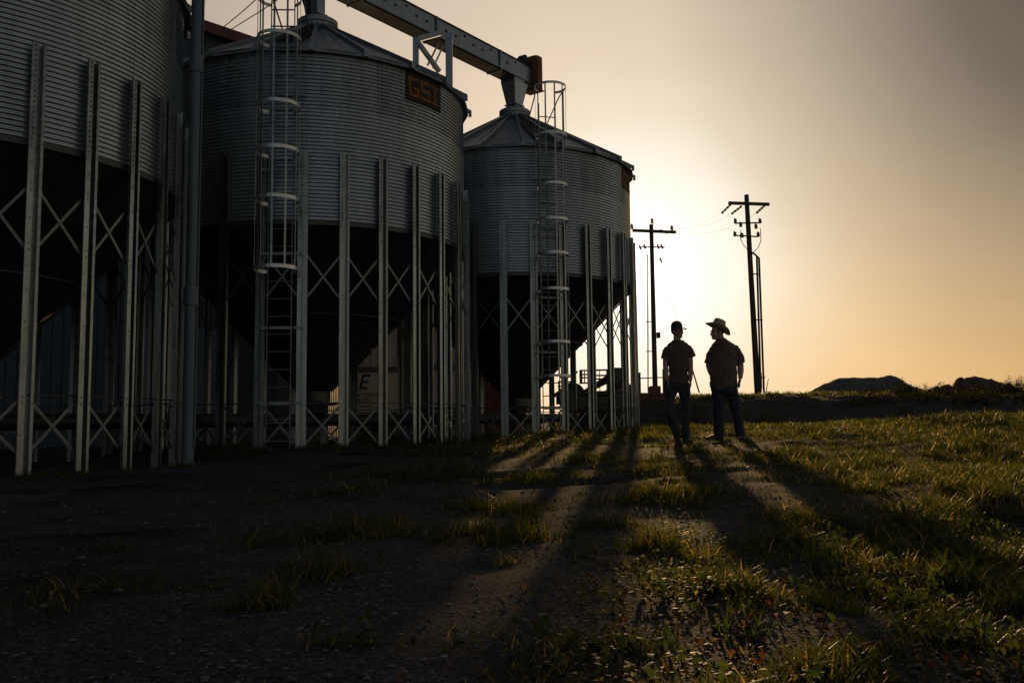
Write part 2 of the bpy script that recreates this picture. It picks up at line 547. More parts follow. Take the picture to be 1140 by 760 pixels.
def roof_mesh():
    b = MB()
    n = 21
    r0, z0, r1, z1 = 3.22, 7.46, .40, 9.12
    for i in range(n):
        a, a2 = 2*PI*i/n, 2*PI*(i+1)/n
        m_ = (a+a2)/2
        P = [pol(r0, a, z0), pol(r0, a2, z0), pol(r1, a2, z1), pol(r1, a, z1)]
        b.add(P, [(0, 1, 2, 3)])
        # dropped eave lip of the panel
        b.add([pol(r0, a, z0-.002), pol(r0, a2, z0-.002), pol(r0+.008, a2, z0-.075), pol(r0+.008, a, z0-.075)], [(0, 3, 2, 1)])
        # two pressed swages on each panel
        for fr in (.34, .66):
            am = a + (a2-a)*fr
            b.bar(pol(r0*.99*math.cos(PI/n)+.0, am, z0+.012), pol(1.3, am, z0+(r0-1.3)/(r0-r1)*(z1-z0)+.012), .03, .018)
        # standing rib at the panel joint, its closed end over the eave
        q0, q1 = pol(r0+.05, a, z0+.005), pol(r1, a, z1+.035)
        b.bar(q0, q1, .075, .075)
        b.box(q0 + Vector((0, 0, -.03)), (.08, .06, .13), Matrix.Rotation(a, 3, 'Z'))
    # soffit closing the underside of the eave
    b.lathe([(3.10, 7.40), (3.215, 7.43)], 63)
    return b.mesh('bin_roof', M['roof'])


def collar_mesh():
    b = MB()
    b.lathe([(.0, 9.40), (.36, 9.40), (.37, 9.36), (.43, 9.36), (.43, 9.26), (.40, 9.26), (.40, 9.05)], 32, smooth=False)
    for k in range(12):
        b.box(pol(.405, 2*PI*k/12, 9.2), (.03, .03, .03), Matrix.Rotation(2*PI*k/12, 3, 'Z'))
    return b.mesh('bin_collar', M['roof'])


def hopper_mesh():
    b = MB()
    b.lathe([(R_WALL+.016, Z_RING+.04), (R_WALL+.016, Z_RING-.035)], 84)
    b.lathe([(R_WALL+.016, Z_RING-.035), (R_WALL-.06, Z_RING-.04)], 84)
    b.lathe([(R_WALL-.06, Z_RING-.04), (.32, 1.42)], 84)
    b.lathe([(.30, 1.44), (.30, 1.22)], 40)
    for k in range(14):                                   # lapped seams of the cone sheets
        a = 2*PI*k/14
        b.bar(pol(R_WALL-.04, a, Z_RING-.07), pol(.34, a, 1.43), .05, .016, up=pol(1, a, 1))
    b.lathe([(1.75, 2.86), (1.77, 2.84), (1.74, 2.82)], 56)
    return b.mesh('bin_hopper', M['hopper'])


def gate_mesh():
    b = MB()
    b.box((0, 0, 1.17), (.72, .5, .07)); b.box((.5, 0, 1.17), (.3, .36, .03))
    b.tube([(.62, -.2, 1.17), (.62, .2, 1.17)], .015, 6)
    b.lathe([(.24, 1.14), (.2, .98)], 20)
    return b.mesh('slide_gate', M['brace'])


def column_mesh():
    b = MB()
    # wide flange, deep channel, narrow flange; closed outline so the sheet has thickness
    r0, d, t = 3.125, .105, .005
    xa, xb, xc, xd = -.086, -.014, .052, .088
    out = [(xa, d), (xb, d), (xb, t), (xc, t), (xc, d), (xd, d), (xd, d-t), (xc+t, d-t), (xc+t, 0), (xb-t, 0), (xb-t, d-t), (xa+t, d-t), (xa+t, d-.03), (xa, d-.03)]
    poly = [(x, -(r0+y)) for x, y in out]
    n = len(poly)
    z0, z1 = -.05, Z_COLTOP
    V = [(x, y, z0) for x, y in poly] + [(x, y, z1) for x, y in poly]
    F = [(i, n+i, n+(i+1) % n, (i+1) % n) for i in range(n)]
    caps = [(13, 0, 11, 12), (0, 1, 10, 11), (1, 2, 9, 10), (2, 3, 8, 9), (3, 4, 7, 8), (4, 5, 6, 7)]
    F += caps + [tuple(n+i for i in c)[::-1] for c in caps]
    b.add(V, F)
    # bolt heads: a close row where the leg laps the wall, sparse ones lower down
    z = Z_RING + .03
    while z < Z_COLTOP - .03:
        b.box((xb-.028, -(r0+d+.002), z), (.020, .007, .020), mi=1); z += PITCH_C
    for z in (.6, 1.0, 1.08, 1.5, 2.0, 2.4, 2.9, 2.98, 3.3, 3.66, 3.74, 4.0):
        b.box((xb-.028, -(r0+d+.002), z), (.014, .007, .014), mi=1)
    for z in (1.0, 2.94, 3.7):
        b.box(((xc+xd)/2, -(r0+d+.002), z), (.014, .007, .014), mi=1)
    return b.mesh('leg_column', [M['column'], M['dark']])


def brace_mesh(z0, z1):
    b = MB()
    a0, a1 = .018, STEP-.018
    for (za, zb, rr) in ((z1, z0, 3.165), (z0, z1, 3.155)):
        p, q = pol(rr, a0, za), pol(rr, a1, zb)
        b.bar(p, q, .006, .038, up=(0, 0, 1))
    m_ = pol(3.16*math.cos(STEP/2), STEP/2, (z0+z1)/2)
    b.box(m_, (.02, .03, .02), Matrix.Rotation(STEP/2, 3, 'Z'))
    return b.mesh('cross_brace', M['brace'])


def girt_mesh():
    b = MB()
    b.bar(pol(3.15, .012, 1.10), pol(3.15, STEP-.012, 1.10), .022, .022)
    return b.mesh('girt', M['dark'])


def sign_meshes(w=1.0, z0=6.80, z1=7.40):
    """panel following the corrugated wall, with the three letters cut from a finer sheet over it"""
    def sheet(cells_u, cells_v, mask, off):
        b = MB()
        key = {}
        V = []; F = []
        def vid(i, j):
            if (i, j) not in key:
                u = (i/cells_u - .5)*w
                z = z0 + (z1-z0)*j/cells_v
                r = R_WALL + AMP*math.cos(2*PI*(z-Z_RING)/PITCH_C) + off
                key[(i, j)] = len(V); V.append(pol(r, u/R_WALL, z))
            return key[(i, j)]
        for i in range(cells_u):
            for j in range(cells_v):
                if mask((i+.5)/cells_u, (j+.5)/cells_v):
                    F.append((vid(i, j), vid(i+1, j), vid(i+1, j+1), vid(i, j+1)))
        b.add(V, F, 0, True)
        return b
    def in_letters(u, v):
        # letters: cap height .17-.80, each .24 wide with .07 gaps
        if not (.16 < v < .82): return False
        y = (v-.16)/.66
        ramp_ = u - .04*(.5-y)
        for k, x0 in enumerate((.08, .385, .70)):
            x = (ramp_-x0)/(.26 if k < 2 else .22)
            if not 0 <= x <= 1: continue
            s = .24                                   # stroke
            t = .17
            if k == 0:
                return (y > 1-t) or (y < t) or (x < s) or (y < .52 and x > 1-s) or (.36 < y < .52 and x > .45)
            if k == 1:
                return (y > 1-t) or (y < t) or (.5-t/2 < y < .5+t/2) or (y > .5 and x < s) or (y < .5 and x > 1-s)
            return (.5-s/1.6 < x < .5+s/1.6) or (y > 1-t) or (y < t)
        return False
    p = sheet(20, 60, lambda u, v: True, .005)
    l = sheet(100, 72, in_letters, .009)
    return p.mesh('sign', M['sign']), l.mesh('lettering', M['orange'])


def build_ladder(root, a_mid, hoops, z_top, roof_rot):
    """a ladder with a safety cage, bolted to the leg columns; local angle a_mid"""
    r = R_COL + .12
    lad = link('ladder', None, root, (0, 0, 0), a_mid)
    # parts are built facing -Y at x=0, r outwards
    hw = .205
    zb = .25
    for sx in (-hw, hw):
        MB().box((sx, -r, (zb+z_top)/2), (.012, .045, z_top-zb)).build('rail', M['ladder'], lad)
    rung = MB().tube([(-hw, -r, 0), (hw, -r, 0)], .013, 6).mesh('rung', M['ladder'])
    z = zb+.2
    while z < z_top-.05:
        link('rung', rung, lad, (0, 0, z)); z += .305
    # stand-off brackets
    sb = MB()
    for sx in (-hw, hw):
        sb.box((sx, -(r-.06), 0), (.008, .10, .05))
    sb.box((0, -(r-.1), 0), (STEP*3.2, .02, .05))
    sbm = sb.mesh('standoff', M['ladder'])
    for z in (1.1, 2.4, 3.7, 5.2, 6.6):
        link('standoff', sbm, lad, (0, 0, z))
    # hoops: flat strip bent round, open at the ladder
    cr = .375
    cy = -(r+.30)
    def hoop_pts(rad, n=22):
        pts = []
        for k in range(n+1):
            a = math.radians(-128 + 256*k/n)
            pts.append((rad*math.sin(a), cy - rad*math.cos(a)))
        return [(-hw, -r)] + pts + [(hw, -r)]
    hb = MB()
    oi, ii = hoop_pts(cr), hoop_pts(cr-.006)
    n = len(oi)
    hgt = .062
    V = [(x, y, -hgt/2) for x, y in oi] + [(x, y, hgt/2) for x, y in oi] + [(x, y, -hgt/2) for x, y in ii] + [(x, y, hgt/2) for x, y in ii]
    F = []
    for i in range(n-1):
        F += [(i, i+1, n+i+1, n+i), (2*n+i, 3*n+i, 3*n+i+1, 2*n+i+1), (n+i, n+i+1, 3*n+i+1, 3*n+i), (i, 2*n+i, 2*n+i+1, i+1)]
    hb.add(V, F, 0, False)
    hm = hb.mesh('cage_hoop', M['hoop'])
    for z in hoops:
        link('cage_hoop', hm, lad, (0, 0, z))
    zl, zh = min(hoops), max(hoops)
    for k in range(7):
        a = math.radians(-105 + 210*k/6)
        x, y = (cr-.012)*math.sin(a), cy-(cr-.012)*math.cos(a)
        MB().box((x, y, (zl+zh)/2), (.034, .008, zh-zl), Matrix.Rotation(a, 3, 'Z')).build('cage_bar', M['column'], lad)
    # grab rails from the cage head down to the roof
    for sx in (-1, 1):
        p0 = (sx*.33, cy+.12, zh-.05)
        hr = MB().tube([p0, (sx*.30, cy+.32, zh-.12), (sx*.24, -2.2, Z_EAVE+.66+.02)], .016, 6)
        hr.build('handrail', M['ladder'], lad)
    # roof rungs going up the panel
    st = MB()
    for k in range(11):
        rr = 3.05 - k*.235
        zz = 7.46 + (3.22-rr)/(3.22-.40)*(9.12-7.46) + .05
        st.tube([(-.2, -rr, zz), (.2, -rr, zz)], .016, 6)
        for sx in (-.2, .2):
            st.box((sx, -rr, zz-.025), (.02, .05, .05))
    for sx in (-.2, .2):
        st.bar((sx, -3.15, 7.53), (sx, -.62, 9.03), .03, .04)
    st.build('roof_ladder', M['dark'], lad)
    return lad


WALL, ROOF, COLLAR, HOPPER, GATE, COL = wall_mesh(), roof_mesh(), collar_mesh(), hopper_mesh(), gate_mesh(), column_mesh()
BR_UP, BR_LO, GIRT = brace_mesh(2.92, 3.70), brace_mesh(.38, 1.04), girt_mesh()
SIGN, LETTERS = sign_meshes()
labels = ['galvanised hopper bin nearest the camera, cut off by the left edge of the photo',
          'galvanised hopper bin between the other two, with its orange lettering readable',
          'galvanised hopper bin farthest away, the sun shining past its right side']
sign_deg = [62.0, 53.0, 72.0]
lad_deg = [None, 1.8, 13.3]
roof_deg = [20.0, 27.5, 3.3]
bins = []
for i, (cx, cy, ph) in enumerate(SILOS):
    root = empty('grain_bin', (cx, cy, 0), labels[i], 'grain bin', 'hopper grain bins in a row', ph)
    link('wall', WALL, root)
    rf = link('roof', ROOF, root, (0, 0, 0), math.radians(roof_deg[i]) - ph)
    link('collar', COLLAR, rf)
    hp = link('hopper', HOPPER, root)
    link('slide_gate', GATE, hp)
    for k in range(28):
        link('leg_column', COL, root, (0, 0, 0), k*STEP)
        link('cross_brace', BR_UP, root, (0, 0, 0), k*STEP)
        link('cross_brace', BR_LO, root, (0, 0, 0), k*STEP)
        link('girt', GIRT, root, (0, 0, 0), k*STEP)
    s = link('sign', SIGN, root, (0, 0, 0), math.radians(sign_deg[i]) - ph)
    link('lettering', LETTERS, s)
    if i == 1:
        hoops = [at(310, y, 14.95).z for y in (296, 218, 163, 112, 36)] + [8.15, 8.75]
        build_ladder(root, math.radians(lad_deg[i]) - ph, hoops, 8.6, 0)
    if i == 2:
        hoops = [at(614, y, 20.75).z for y in (418, 380, 321, 281, 243, 204, 148, 93)]
        build_ladder(root, math.radians(lad_deg[i]) - ph, hoops, 8.4, 0)
    bins.append(root)


def roof_z(x, y, k):
    r = math.hypot(x-SILOS[k][0], y-SILOS[k][1])
    return 7.46 + (3.22-r)/(3.22-.40)*(9.12-7.46)


# ------------------------------------------------------------------ overhead conveyor
L = Vector((SILOS[2][0]-SILOS[0][0], SILOS[2][1]-SILOS[0][1], 0)).normalized()
Nn = Vector((L.y, -L.x, 0))                                   # towards the camera's right
conv = empty('grain_conveyor', (SILOS[2][0], SILOS[2][1], 9.4), 'long overhead conveyor trough running across the bin roofs', 'conveyor')
O = Vector((0, 0, 0))
zc0, zc1 = 10.24-9.4, 10.76-9.4
A, B_ = -L*16, L*.55
tr = MB()
hw = .19
tr.bar(A+Vector((0, 0, (zc0+zc1)/2)), B_+Vector((0, 0, (zc0+zc1)/2)), hw*2, zc1-zc0)

cv = MB()
cv.bar(A+Vector((0, 0, zc1+.014)), B_+Vector((0, 0, zc1+.014)), hw*2+.07, .02)
for s in (-1, 1):
    cv.bar(A+Nn*s*(hw+.03)+Vector((0, 0, zc0+.02)), B_+Nn*s*(hw+.03)+Vector((0, 0, zc0+.02)), .055, .02)
cv.build('cover', M['dark'], conv)
fl = MB()
for k in range(6):
    c = -L*(.9 + 2.55*k) + Vector((0, 0, (zc0+zc1)/2))
    fl.bar(c - L*.025, c + L*.025, hw*2+.10, zc1-zc0+.05)
fl.build('flange', M['conveyor'], conv)
bl = tr
for k in range(44):
    c = -L*(.2 + .36*k) + Vector((0, 0, (zc0+zc1)/2))
    for s in (-1, 1):
        bl.box(c + Nn*s*(hw+.004) + Vector((0, 0, .05 if k % 3 else .17)), (.045, .045, .045), Matrix.Rotation(math.atan2(L.y, L.x), 3, 'Z'), mi=1)
bl.build('trough', [M['conveyor'], M['dark']], conv)
dr = MB()                                                    # belt guard and motor at the head end
c = L*.72 + Vector((0, 0, zc1-.13))
R = Matrix.Rotation(math.atan2(L.y, L.x), 3, 'Z')
poly = []
for k in range(16):
    a = 2*PI*k/16
    px_, pz_ = math.cos(a), math.sin(a)
    poly.append((max(-.30, min(.30, px_*.42)), max(-.50, min(.50, pz_*.66))))
V = []
for t in (-.11, .11):
    V += [c + L*t + Nn*(.08+x) + Vector((0, 0, z)) for x, z in poly]
n = 16
dr.add(V, [(i, (i+1) % n, n+(i+1) % n, n+i) for i in range(n)] + [tuple(range(n))[::-1], tuple(range(n, 2*n))])
g = dr.build('drive_guard', M['rust'], conv)
mo = MB()
mo.tube([c - L*.12 + Nn*.05 + Vector((0, 0, .28)), c - L*.50 + Nn*.05 + Vector((0, 0, .28))], .13, 14)
mo.box(c - L*.3 + Nn*.05 + Vector((0, 0, .12)), (.5, .3, .04), R)
mo.box(c - L*.28 + Nn*.05 + Vector((0, 0, .44)), (.12, .1, .09), R)
mo.build('motor', M['dark'], conv)
pl = MB(); pl.box(L*.62 + Nn*.02 + Vector((0, 0, zc0-.03)), (.9, .5, .03), R); pl.build('drive_shelf', M['dark'], conv)


def spout(k, parent, dz):
    b = MB()
    c0 = Vector((SILOS[k][0]-SILOS[2][0], SILOS[k][1]-SILOS[2][1], 0))
    levels = [(zc0+.0, .24, .30), (zc0-.10, .24, .30), (.10, .15, .16), (.02, .15, .16)] if k != 1 else [(zc0+.0, .17, .22), (zc0-.06, .17, .22), (zc0-.34, .10, .11), (.02, .10, .11)]
    V = []
    for z, hx, hy in levels:
        for sx, sy in ((-1, -1), (1, -1), (1, 1), (-1, 1)):
            V.append(c0 + Nn*sx*hx + L*sy*hy + Vector((0, 0, z)))
    F = []
    for i in range(3):
        for q in range(4):
            F.append((i*4+q, i*4+(q+1) % 4, i*4+4+(q+1) % 4, i*4+4+q))
    b.add(V, F)
    fw = 1 if k != 1 else .72
    b.bar(c0+Vector((0, 0, .13))-L*.2*fw, c0+Vector((0, 0, .13))+L*.2*fw, .40*fw, .035)
    b.bar(c0+Vector((0, 0, .0))-L*.22*fw, c0+Vector((0, 0, .0))+L*.22*fw, .44*fw, .04)
    return b.build('spout', M['conveyor'], parent)


for k in range(3):
    spout(k, conv, 0)
# inclined clean-out tube beside the middle spout
c0 = Vector((SILOS[1][0]-SILOS[2][0], SILOS[1][1]-SILOS[2][1], 0))
MB().tube([c0 - Nn*.15 + Vector((0, 0, .12)), c0 - Nn*.62 + L*.1 + Vector((0, 0, 1.0))], .12, 12).build('clean_out_tube', M['dark'], conv)


def conv_pt(t, s, z):
    return Vector((SILOS[1][0], SILOS[1][1], 0)) + L*t + Nn*s + Vector((0, 0, z))


loc0 = Vector(conv.location)
Pn = at(500, 60, 20.62); Pf = at(463, 60, 19.9)
zt = 10.24
leg = MB(); zt = at(500, 38, 20.62).z; leg.box((Pn.x, Pn.y, (roof_z(Pn.x, Pn.y, 1)+zt)/2), (.16, .16, zt-roof_z(Pn.x, Pn.y, 1)))
leg.v = [tuple(Vector(p)-loc0) for p in leg.v]; leg.build('support_leg', M['conveyor'], conv)
zf = at(463, 43, 19.9).z
leg = MB(); leg.box((Pf.x, Pf.y, (roof_z(Pf.x, Pf.y, 1)+zf)/2), (.13, .13, zf-roof_z(Pf.x, Pf.y, 1)))
leg.v = [tuple(Vector(p)-loc0) for p in leg.v]; leg.build('support_leg', M['conveyor'], conv)
for (p, q, w) in ((Vector((Pf.x, Pf.y, zf-.03)), at(490, 37, 20.5), .12), (at(465, 47, 19.95), at(489, 80, 20.4), .09),
                  (at(488, 49, 20.3), at(476, 73, 19.9), .03), (at(493, 52, 20.4), at(482, 76, 20.0), .03)):
    b = MB(); b.bar(p-loc0, q-loc0, w, w); b.build('support_brace', M['conveyor'], conv)

# ------------------------------------------------------------------ tall post between the bins, guy cables
pp = at(213.5, 300, 13.8)
post = empty('steel_post', (pp.x, pp.y, hz(pp.x, pp.y)-.03), 'tall dark steel post rising between the two nearest bins', 'post')
b = MB(); b.tube([(0, 0, 0), (0, 0, 11.2)], .092, 20); b.build('tube', M['post'], post)
for z in (at(213, 72, 13.8).z - post.location.z, 2.6):
    b = MB(); b.lathe([(.09, z-.14), (.112, z-.14), (.112, z+.14), (.09, z+.14)], 20, smooth=False); b.build('sleeve', M['post'], post)
b = MB(); b.box((0, 0, .02), (.36, .36, .04))
for sx in (-1, 1):
    for sy in (-1, 1):
        b.tube([(sx*.13, sy*.13, .03), (sx*.13, sy*.13, .1)], .014, 6)
b.build('base_plate', M['post'], post)
b = MB(); b.tube([(.105, -.02, .3), (.105, -.02, 10.8)], .014, 6); b.build('conduit', M['post'], post)

for (pa, pb, lb) in (((247, 32, 26), (300, -14, 20.4), 'upper thin guy cable stretched from the red roof edge to the conveyor'),
                     ((255, 34.5, 26), (340, -21, 20.3), 'lower thin guy cable stretched from the red roof edge to the conveyor')):
    P, Q = at(*pa), at(*pb)
    o = MB().tube([P, P.lerp(Q, .5)-Vector((0, 0, .03)), Q], .014, 6).build('guy_cable', M['cable'])
    tag(o, lb, 'cable', 'guy cables over the roof')

# ------------------------------------------------------------------ buildings behind the bins
def siding(b, a, bb, z0, z1f, pitch=.3, depth=.035):
    """ribbed sheet wall from a to bb; z1f(t) gives the top edge"""
    a, bb = Vector(a), Vector(bb)
    d = bb-a; Ln = d.length; u = d/Ln
    nrm = Vector((u.y, -u.x, 0))
    n = max(2, int(Ln/pitch))
    prof = []
    for i in range(n):
        t0 = i/n
        for f, o in ((0, 0), (.62, 0), (.70, depth), (.92, depth)):
            prof.append((t0 + f/n, o))
    prof.append((1, 0))
    V = []
    for t, o in prof:
        p = a + d*t + nrm*o
        V += [(p.x, p.y, z0), (p.x, p.y, z1f(t))]
    b.add(V, [(2*i, 2*i+2, 2*i+3, 2*i+1) for i in range(len(prof)-1)])


barn = empty('metal_barn', (-12.2, 26.5, hz(-12.2, 26.5)), 'tall metal barn with a dark red gable roof behind the bins', 'barn')
bo = Vector(barn.location)
xl, xr, xm = -18.2, -6.3, -12.2
zr, ze = 13.15, 11.0
b = MB()
siding(b, Vector((xl, 24.4, 0))-bo, Vector((xr, 24.4, 0))-bo, -.3, lambda t: (ze + (zr-ze)*(1-abs(2*t-1)))-bo.z)
siding(b, Vector((xr, 24.4, 0))-bo, Vector((xr, 36, 0))-bo, -.3, lambda t: ze-bo.z)
siding(b, Vector((xl, 36, 0))-bo, Vector((xl, 24.4, 0))-bo, -.3, lambda t: ze-bo.z)
siding(b, Vector((xr, 36, 0))-bo, Vector((xl, 36, 0))-bo, -.3, lambda t: (ze + (zr-ze)*(1-abs(2*t-1)))-bo.z)
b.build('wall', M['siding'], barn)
b = MB()
for s, xe in ((-1, xl-.35), (1, xr+.35)):
    zee = ze - .35*(zr-ze)/(xr-xm)
    P = [Vector((xm, 24.05, zr+.05)), Vector((xe, 24.05, zee+.05)), Vector((xe, 36.3, zee+.05)), Vector((xm, 36.3, zr+.05))]
    b.add([p-bo for p in P] + [p-bo+Vector((0, 0, .10)) for p in P],
          [(0, 1, 2, 3), (4, 7, 6, 5), (0, 4, 5, 1), (1, 5, 6, 2), (2, 6, 7, 3), (3, 7, 4, 0)])
    b.bar(P[0]-bo+Vector((0, -.02, -.09)), P[1]-bo+Vector((0, -.02, -.09)), .05, .24)
b.build('roof', M['barn_roof'], barn)
b = MB(); b.box(Vector((-9.0, 24.33, 1.9))-bo, (2.6, .06, 3.0)); b.build('door', M['post'], barn)

shed = empty('low_shed', (-4.3, 33, hz(-4.3, 33)), 'low shed with pale ribbed siding seen between the bin legs', 'shed')
so = Vector(shed.location)
x0, x1, y0, y1, ze = -5.6, -1.35, 31.2, 35.5, 4.7
b = MB()
siding(b, Vector((x0, y0, 0))-so, Vector((x1, y0, 0))-so, 2.72-so.z, lambda t: ze-so.z, .27)
siding(b, Vector((x1, y0, 0))-so, Vector((x1, y1, 0))-so, 2.72-so.z, lambda t: ze-so.z, .27)
siding(b, Vector((x0, y1, 0))-so, Vector((x0, y0, 0))-so, -.2, lambda t: ze-so.z, .27)
siding(b, Vector((x1, y1, 0))-so, Vector((x0, y1, 0))-so, -.2, lambda t: ze-so.z, .27)
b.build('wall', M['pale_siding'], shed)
b = MB()
b.box(Vector(((x0+x1)/2, y0+.06, 1.46))-so, (x1-x0-.1, .08, 2.5)); b.box(Vector((x1-.06, (y0+y1)/2, 1.46))-so, (.08, y1-y0-.2, 2.5))
b.build('lower_wall', M['pale_siding'], shed)
b = MB(); b.box(Vector(((x0+x1)/2, y0-.01, 2.74))-so, (x1-x0+.06, .08, .16)); b.build('band', M['post'], shed)
b = MB(); b.box(Vector(((x0+x1)/2, (y0+y1)/2, ze+.12))-so, (x1-x0+.6, y1-y0+.6, .12), Matrix.Rotation(.05, 3, 'X')); b.build('roof', M['barn_roof'], shed)

# box trailer with lettering
tl = at(389, 440, 29.2); tr_ = at(447, 440, 29.2)
zt, zb = at(410, 407.5, 29.2).z, at(410, 459, 29.2).z
tw = tr_.x-tl.x
zg = hz((tl.x+tr_.x)/2, 30)
bt = empty('box_trailer', ((tl.x+tr_.x)/2, 30.1, zg), 'white box trailer with a big black letter E behind the bin legs', 'trailer')
to = Vector(bt.location)
b = MB(); b.box((0, 0, (zt+zb)/2-zg), (tw, 1.8, zt-zb)); o = b.build('box', M['trailer'], bt)
bv = o.modifiers.new('bevel', 'BEVEL'); bv.width = .03; bv.segments = 2
b = MB(); b.box((0, -.92, zt-.1-zg), (tw+.01, .02, .16)); b.build('top_band', M['post'], bt)
b = MB(); b.box((0, 0, zb-zg-.08), (tw*.98, 1.5, .12)); b.box((-tw/2-.5, 0, zb-zg-.08), (1.0, .1, .1)); b.build('chassis', M['black'], bt)
for sx in (-.25, .33):
    w_ = MB(); w_.tube([(sx, -.85, .28), (sx, -.65, .28)], .29, 20); o = w_.build('wheel', M['rubber'], bt)
    h_ = MB(); h_.tube([(sx, -.865, .28), (sx, -.85, .28)], .14, 14); h_.build('hub', M['brace'], o)


def text_part(body, size, loc, parent, mat, name='lettering', shear=0.0, ext=.004):
    cu = bpy.data.curves.new('txt', 'FONT')
    cu.body = body; cu.size = size; cu.extrude = ext; cu.shear = shear
    cu.align_x = 'LEFT'; cu.offset = .006*size
    t = bpy.data.objects.new('txt', cu)
    C.objects.link(t)
    dg = bpy.context.evaluated_depsgraph_get()
    me = bpy.data.meshes.new_from_object(t.evaluated_get(dg))
    bpy.data.objects.remove(t)
    me.materials.clear(); me.materials.append(mat)
    me.transform(Matrix.Rotation(PI/2, 4, 'X'))
    return link(name, me, parent, loc)


pe = at(398.5, 433, 29.2)
text_part('E', .68, (pe.x-to.x-.02, -.905, pe.z-zg), bt, M['black'], shear=.25)
text_part('ECTRICA', .17, (pe.x-to.x-.05, -.905, at(398, 441.5, 29.2).z-zg), bt, M['black'], shear=.1)
text_part('4 357', .17, (pe.x-to.x+.0, -.905, at(398, 447.5, 29.2).z-zg), bt, M['black'])
text_part('mmuum', .15, (pe.x-to.x+.03, -.905, at(398, 453.5, 29.2).z-zg), bt, M['black'])

# rust-red lean-to seen between the second and third bins
rs = empty('red_shed', (-.25, 32.5, hz(-.25, 32.5)), 'low rust red shed just behind the farthest bin', 'shed')
ro = Vector(rs.location)
x0, x1, y0, y1, ze = -1.25, .95, 31.4, 33.6, 4.0  # walls raised to stop low sun streaking under the bins
b = MB()
siding(b, Vector((x0, y0, 0))-ro, Vector((x1, y0, 0))-ro, -.3, lambda t: ze-ro.z, .22, .025)
siding(b, Vector((x1, y0, 0))-ro, Vector((x1, y1, 0))-ro, -.3, lambda t: ze-ro.z, .22, .025)
siding(b, Vector((x1, y1, 0))-ro, Vector((x0, y1, 0))-ro, -.3, lambda t: ze-ro.z, .22, .025)
siding(b, Vector((x0, y1, 0))-ro, Vector((x0, y0, 0))-ro, -.3, lambda t: ze-ro.z, .22, .025)
b.build('wall', M['redpaint'], rs)
b = MB(); b.box(Vector(((x0+x1)/2, (y0+y1)/2, ze+.1))-ro, (x1-x0+.3, y1-y0+.4, .08), Matrix.Rotation(.06, 3, 'X')); b.build('roof', M['barn_roof'], rs)
b = MB(); b.box(Vector((.3, y0-.05, 1.35))-ro, (.9, .05, 1.9)); b.build('door', M['redpaint'], rs)

# plastic bucket by the farthest hopper
bp_ = at(576, 479, 23.2)
bk = empty('plastic_bucket', (bp_.x, 23.2, hz(bp_.x, 23.2)), 'small reddish bucket under the farthest bin', 'bucket')
b = MB(); b.lathe([(0, 0.005), (.11, 0.005), (.14, .30), (.15, .30), (.15, .32), (.132, .32), (.104, .02), (0, .02)], 24); b.build('tub', M['bucket'], bk)
b = MB(); b.tube([(.15*math.cos(t), -.02, .31-.16*math.sin(t)) for t in np.linspace(0, PI, 13)], .004, 5); b.build('handle', M['brace'], bk)

# unloading auger under the row of hoppers
A = Vector((SILOS[0][0], SILOS[0][1], .80)) - L*1.0
B_ = Vector((SILOS[2][0], SILOS[2][1], .90)) + L*2.6
ua = empty('unload_auger', A, 'long unloading auger tube lying under the row of bins', 'auger')
b = MB(); b.tube([Vector((0, 0, 0)), B_-A], .13, 16); b.build('tube', M['dark'], ua)
for k in range(3):
    c_ = Vector((SILOS[k][0], SILOS[k][1], .97)) - A
    b = MB(); b.lathe([(.26, .02), (.12, -.14)], 16, c=(c_.x, c_.y)); b.v = [(x, y, z+c_.z) for x, y, z in b.v]; b.build('inlet', M['brace'], ua)
b = MB()
for k in range(9):
    p = A.lerp(B_, (k+.5)/9) - A
    gz = hz((A+p).x, (A+p).y) - A.z
    b = MB(); b.box((p.x, p.y, (gz+p.z)/2-.06), (.06, .06, p.z-gz)); b.build('stand', M['dark'], ua)

# ------------------------------------------------------------------ machinery behind the farthest bin
D = 29.6
def P3(px, py, d=D): return at(px, py, d)
ft = empty('flatbed_trailer', (P3(655, 460).x, D, hz(P3(655, 460).x, D)), 'dark flatbed farm trailer seen through the farthest bin legs', 'trailer')
fo = Vector(ft.location)
def rel(px, py, d=D): return at(px, py, d)-fo
b = MB(); dk = rel(620, 436); dk2 = rel(703, 436)
b.box(((dk.x+dk2.x)/2, .9, dk.z-.05), (dk2.x-dk.x, 2.1, .12)); b.build('deck', M['wood'], ft)
b = MB()
b.box(((dk.x+dk2.x)/2, .2, dk.z-.24), (dk2.x-dk.x-.1, .14, .26)); b.box(((dk.x+dk2.x)/2, 1.6, dk.z-.24), (dk2.x-dk.x-.1, .14, .26))
b.box((dk2.x-.3, .9, dk.z-.42), (.16, 1.8, .16)); b.box((dk.x+.5, .9, dk.z-.42), (.16, 1.8, .16))
b.build('chassis', M['dark'], ft)
b = MB(); b.box(((dk.x+dk2.x)/2+.0, -.13, dk.z-.45), (dk2.x-dk.x-.3, .03, .55)); b.build('side_skirt', M['greenpaint'], ft)
for sx in (dk.x+.5, dk2.x-.3):
    for sy in (.05, 1.75):
        w_ = MB(); w_.tube([(sx, sy-.12, .42), (sx, sy+.12, .42)], .42, 20); o = w_.build('wheel', M['rubber'], ft)
        h_ = MB(); h_.tube([(sx, sy-.13, .42), (sx, sy+.13, .42)], .2, 12); h_.build('rim', M['brace'], o)
b = MB()
for px in (622, 629, 640):
    p = rel(px, 424); b.box((p.x, -.05, (p.z+dk.z)/2), (.05, .05, p.z-dk.z))
p, q = rel(621, 425), rel(641, 425); b.bar((p.x, -.05, p.z), (q.x, -.05, q.z), .05, .05)
p, q = rel(621, 430), rel(641, 430); b.bar((p.x, -.05, p.z), (q.x, -.05, q.z), .05, .05)
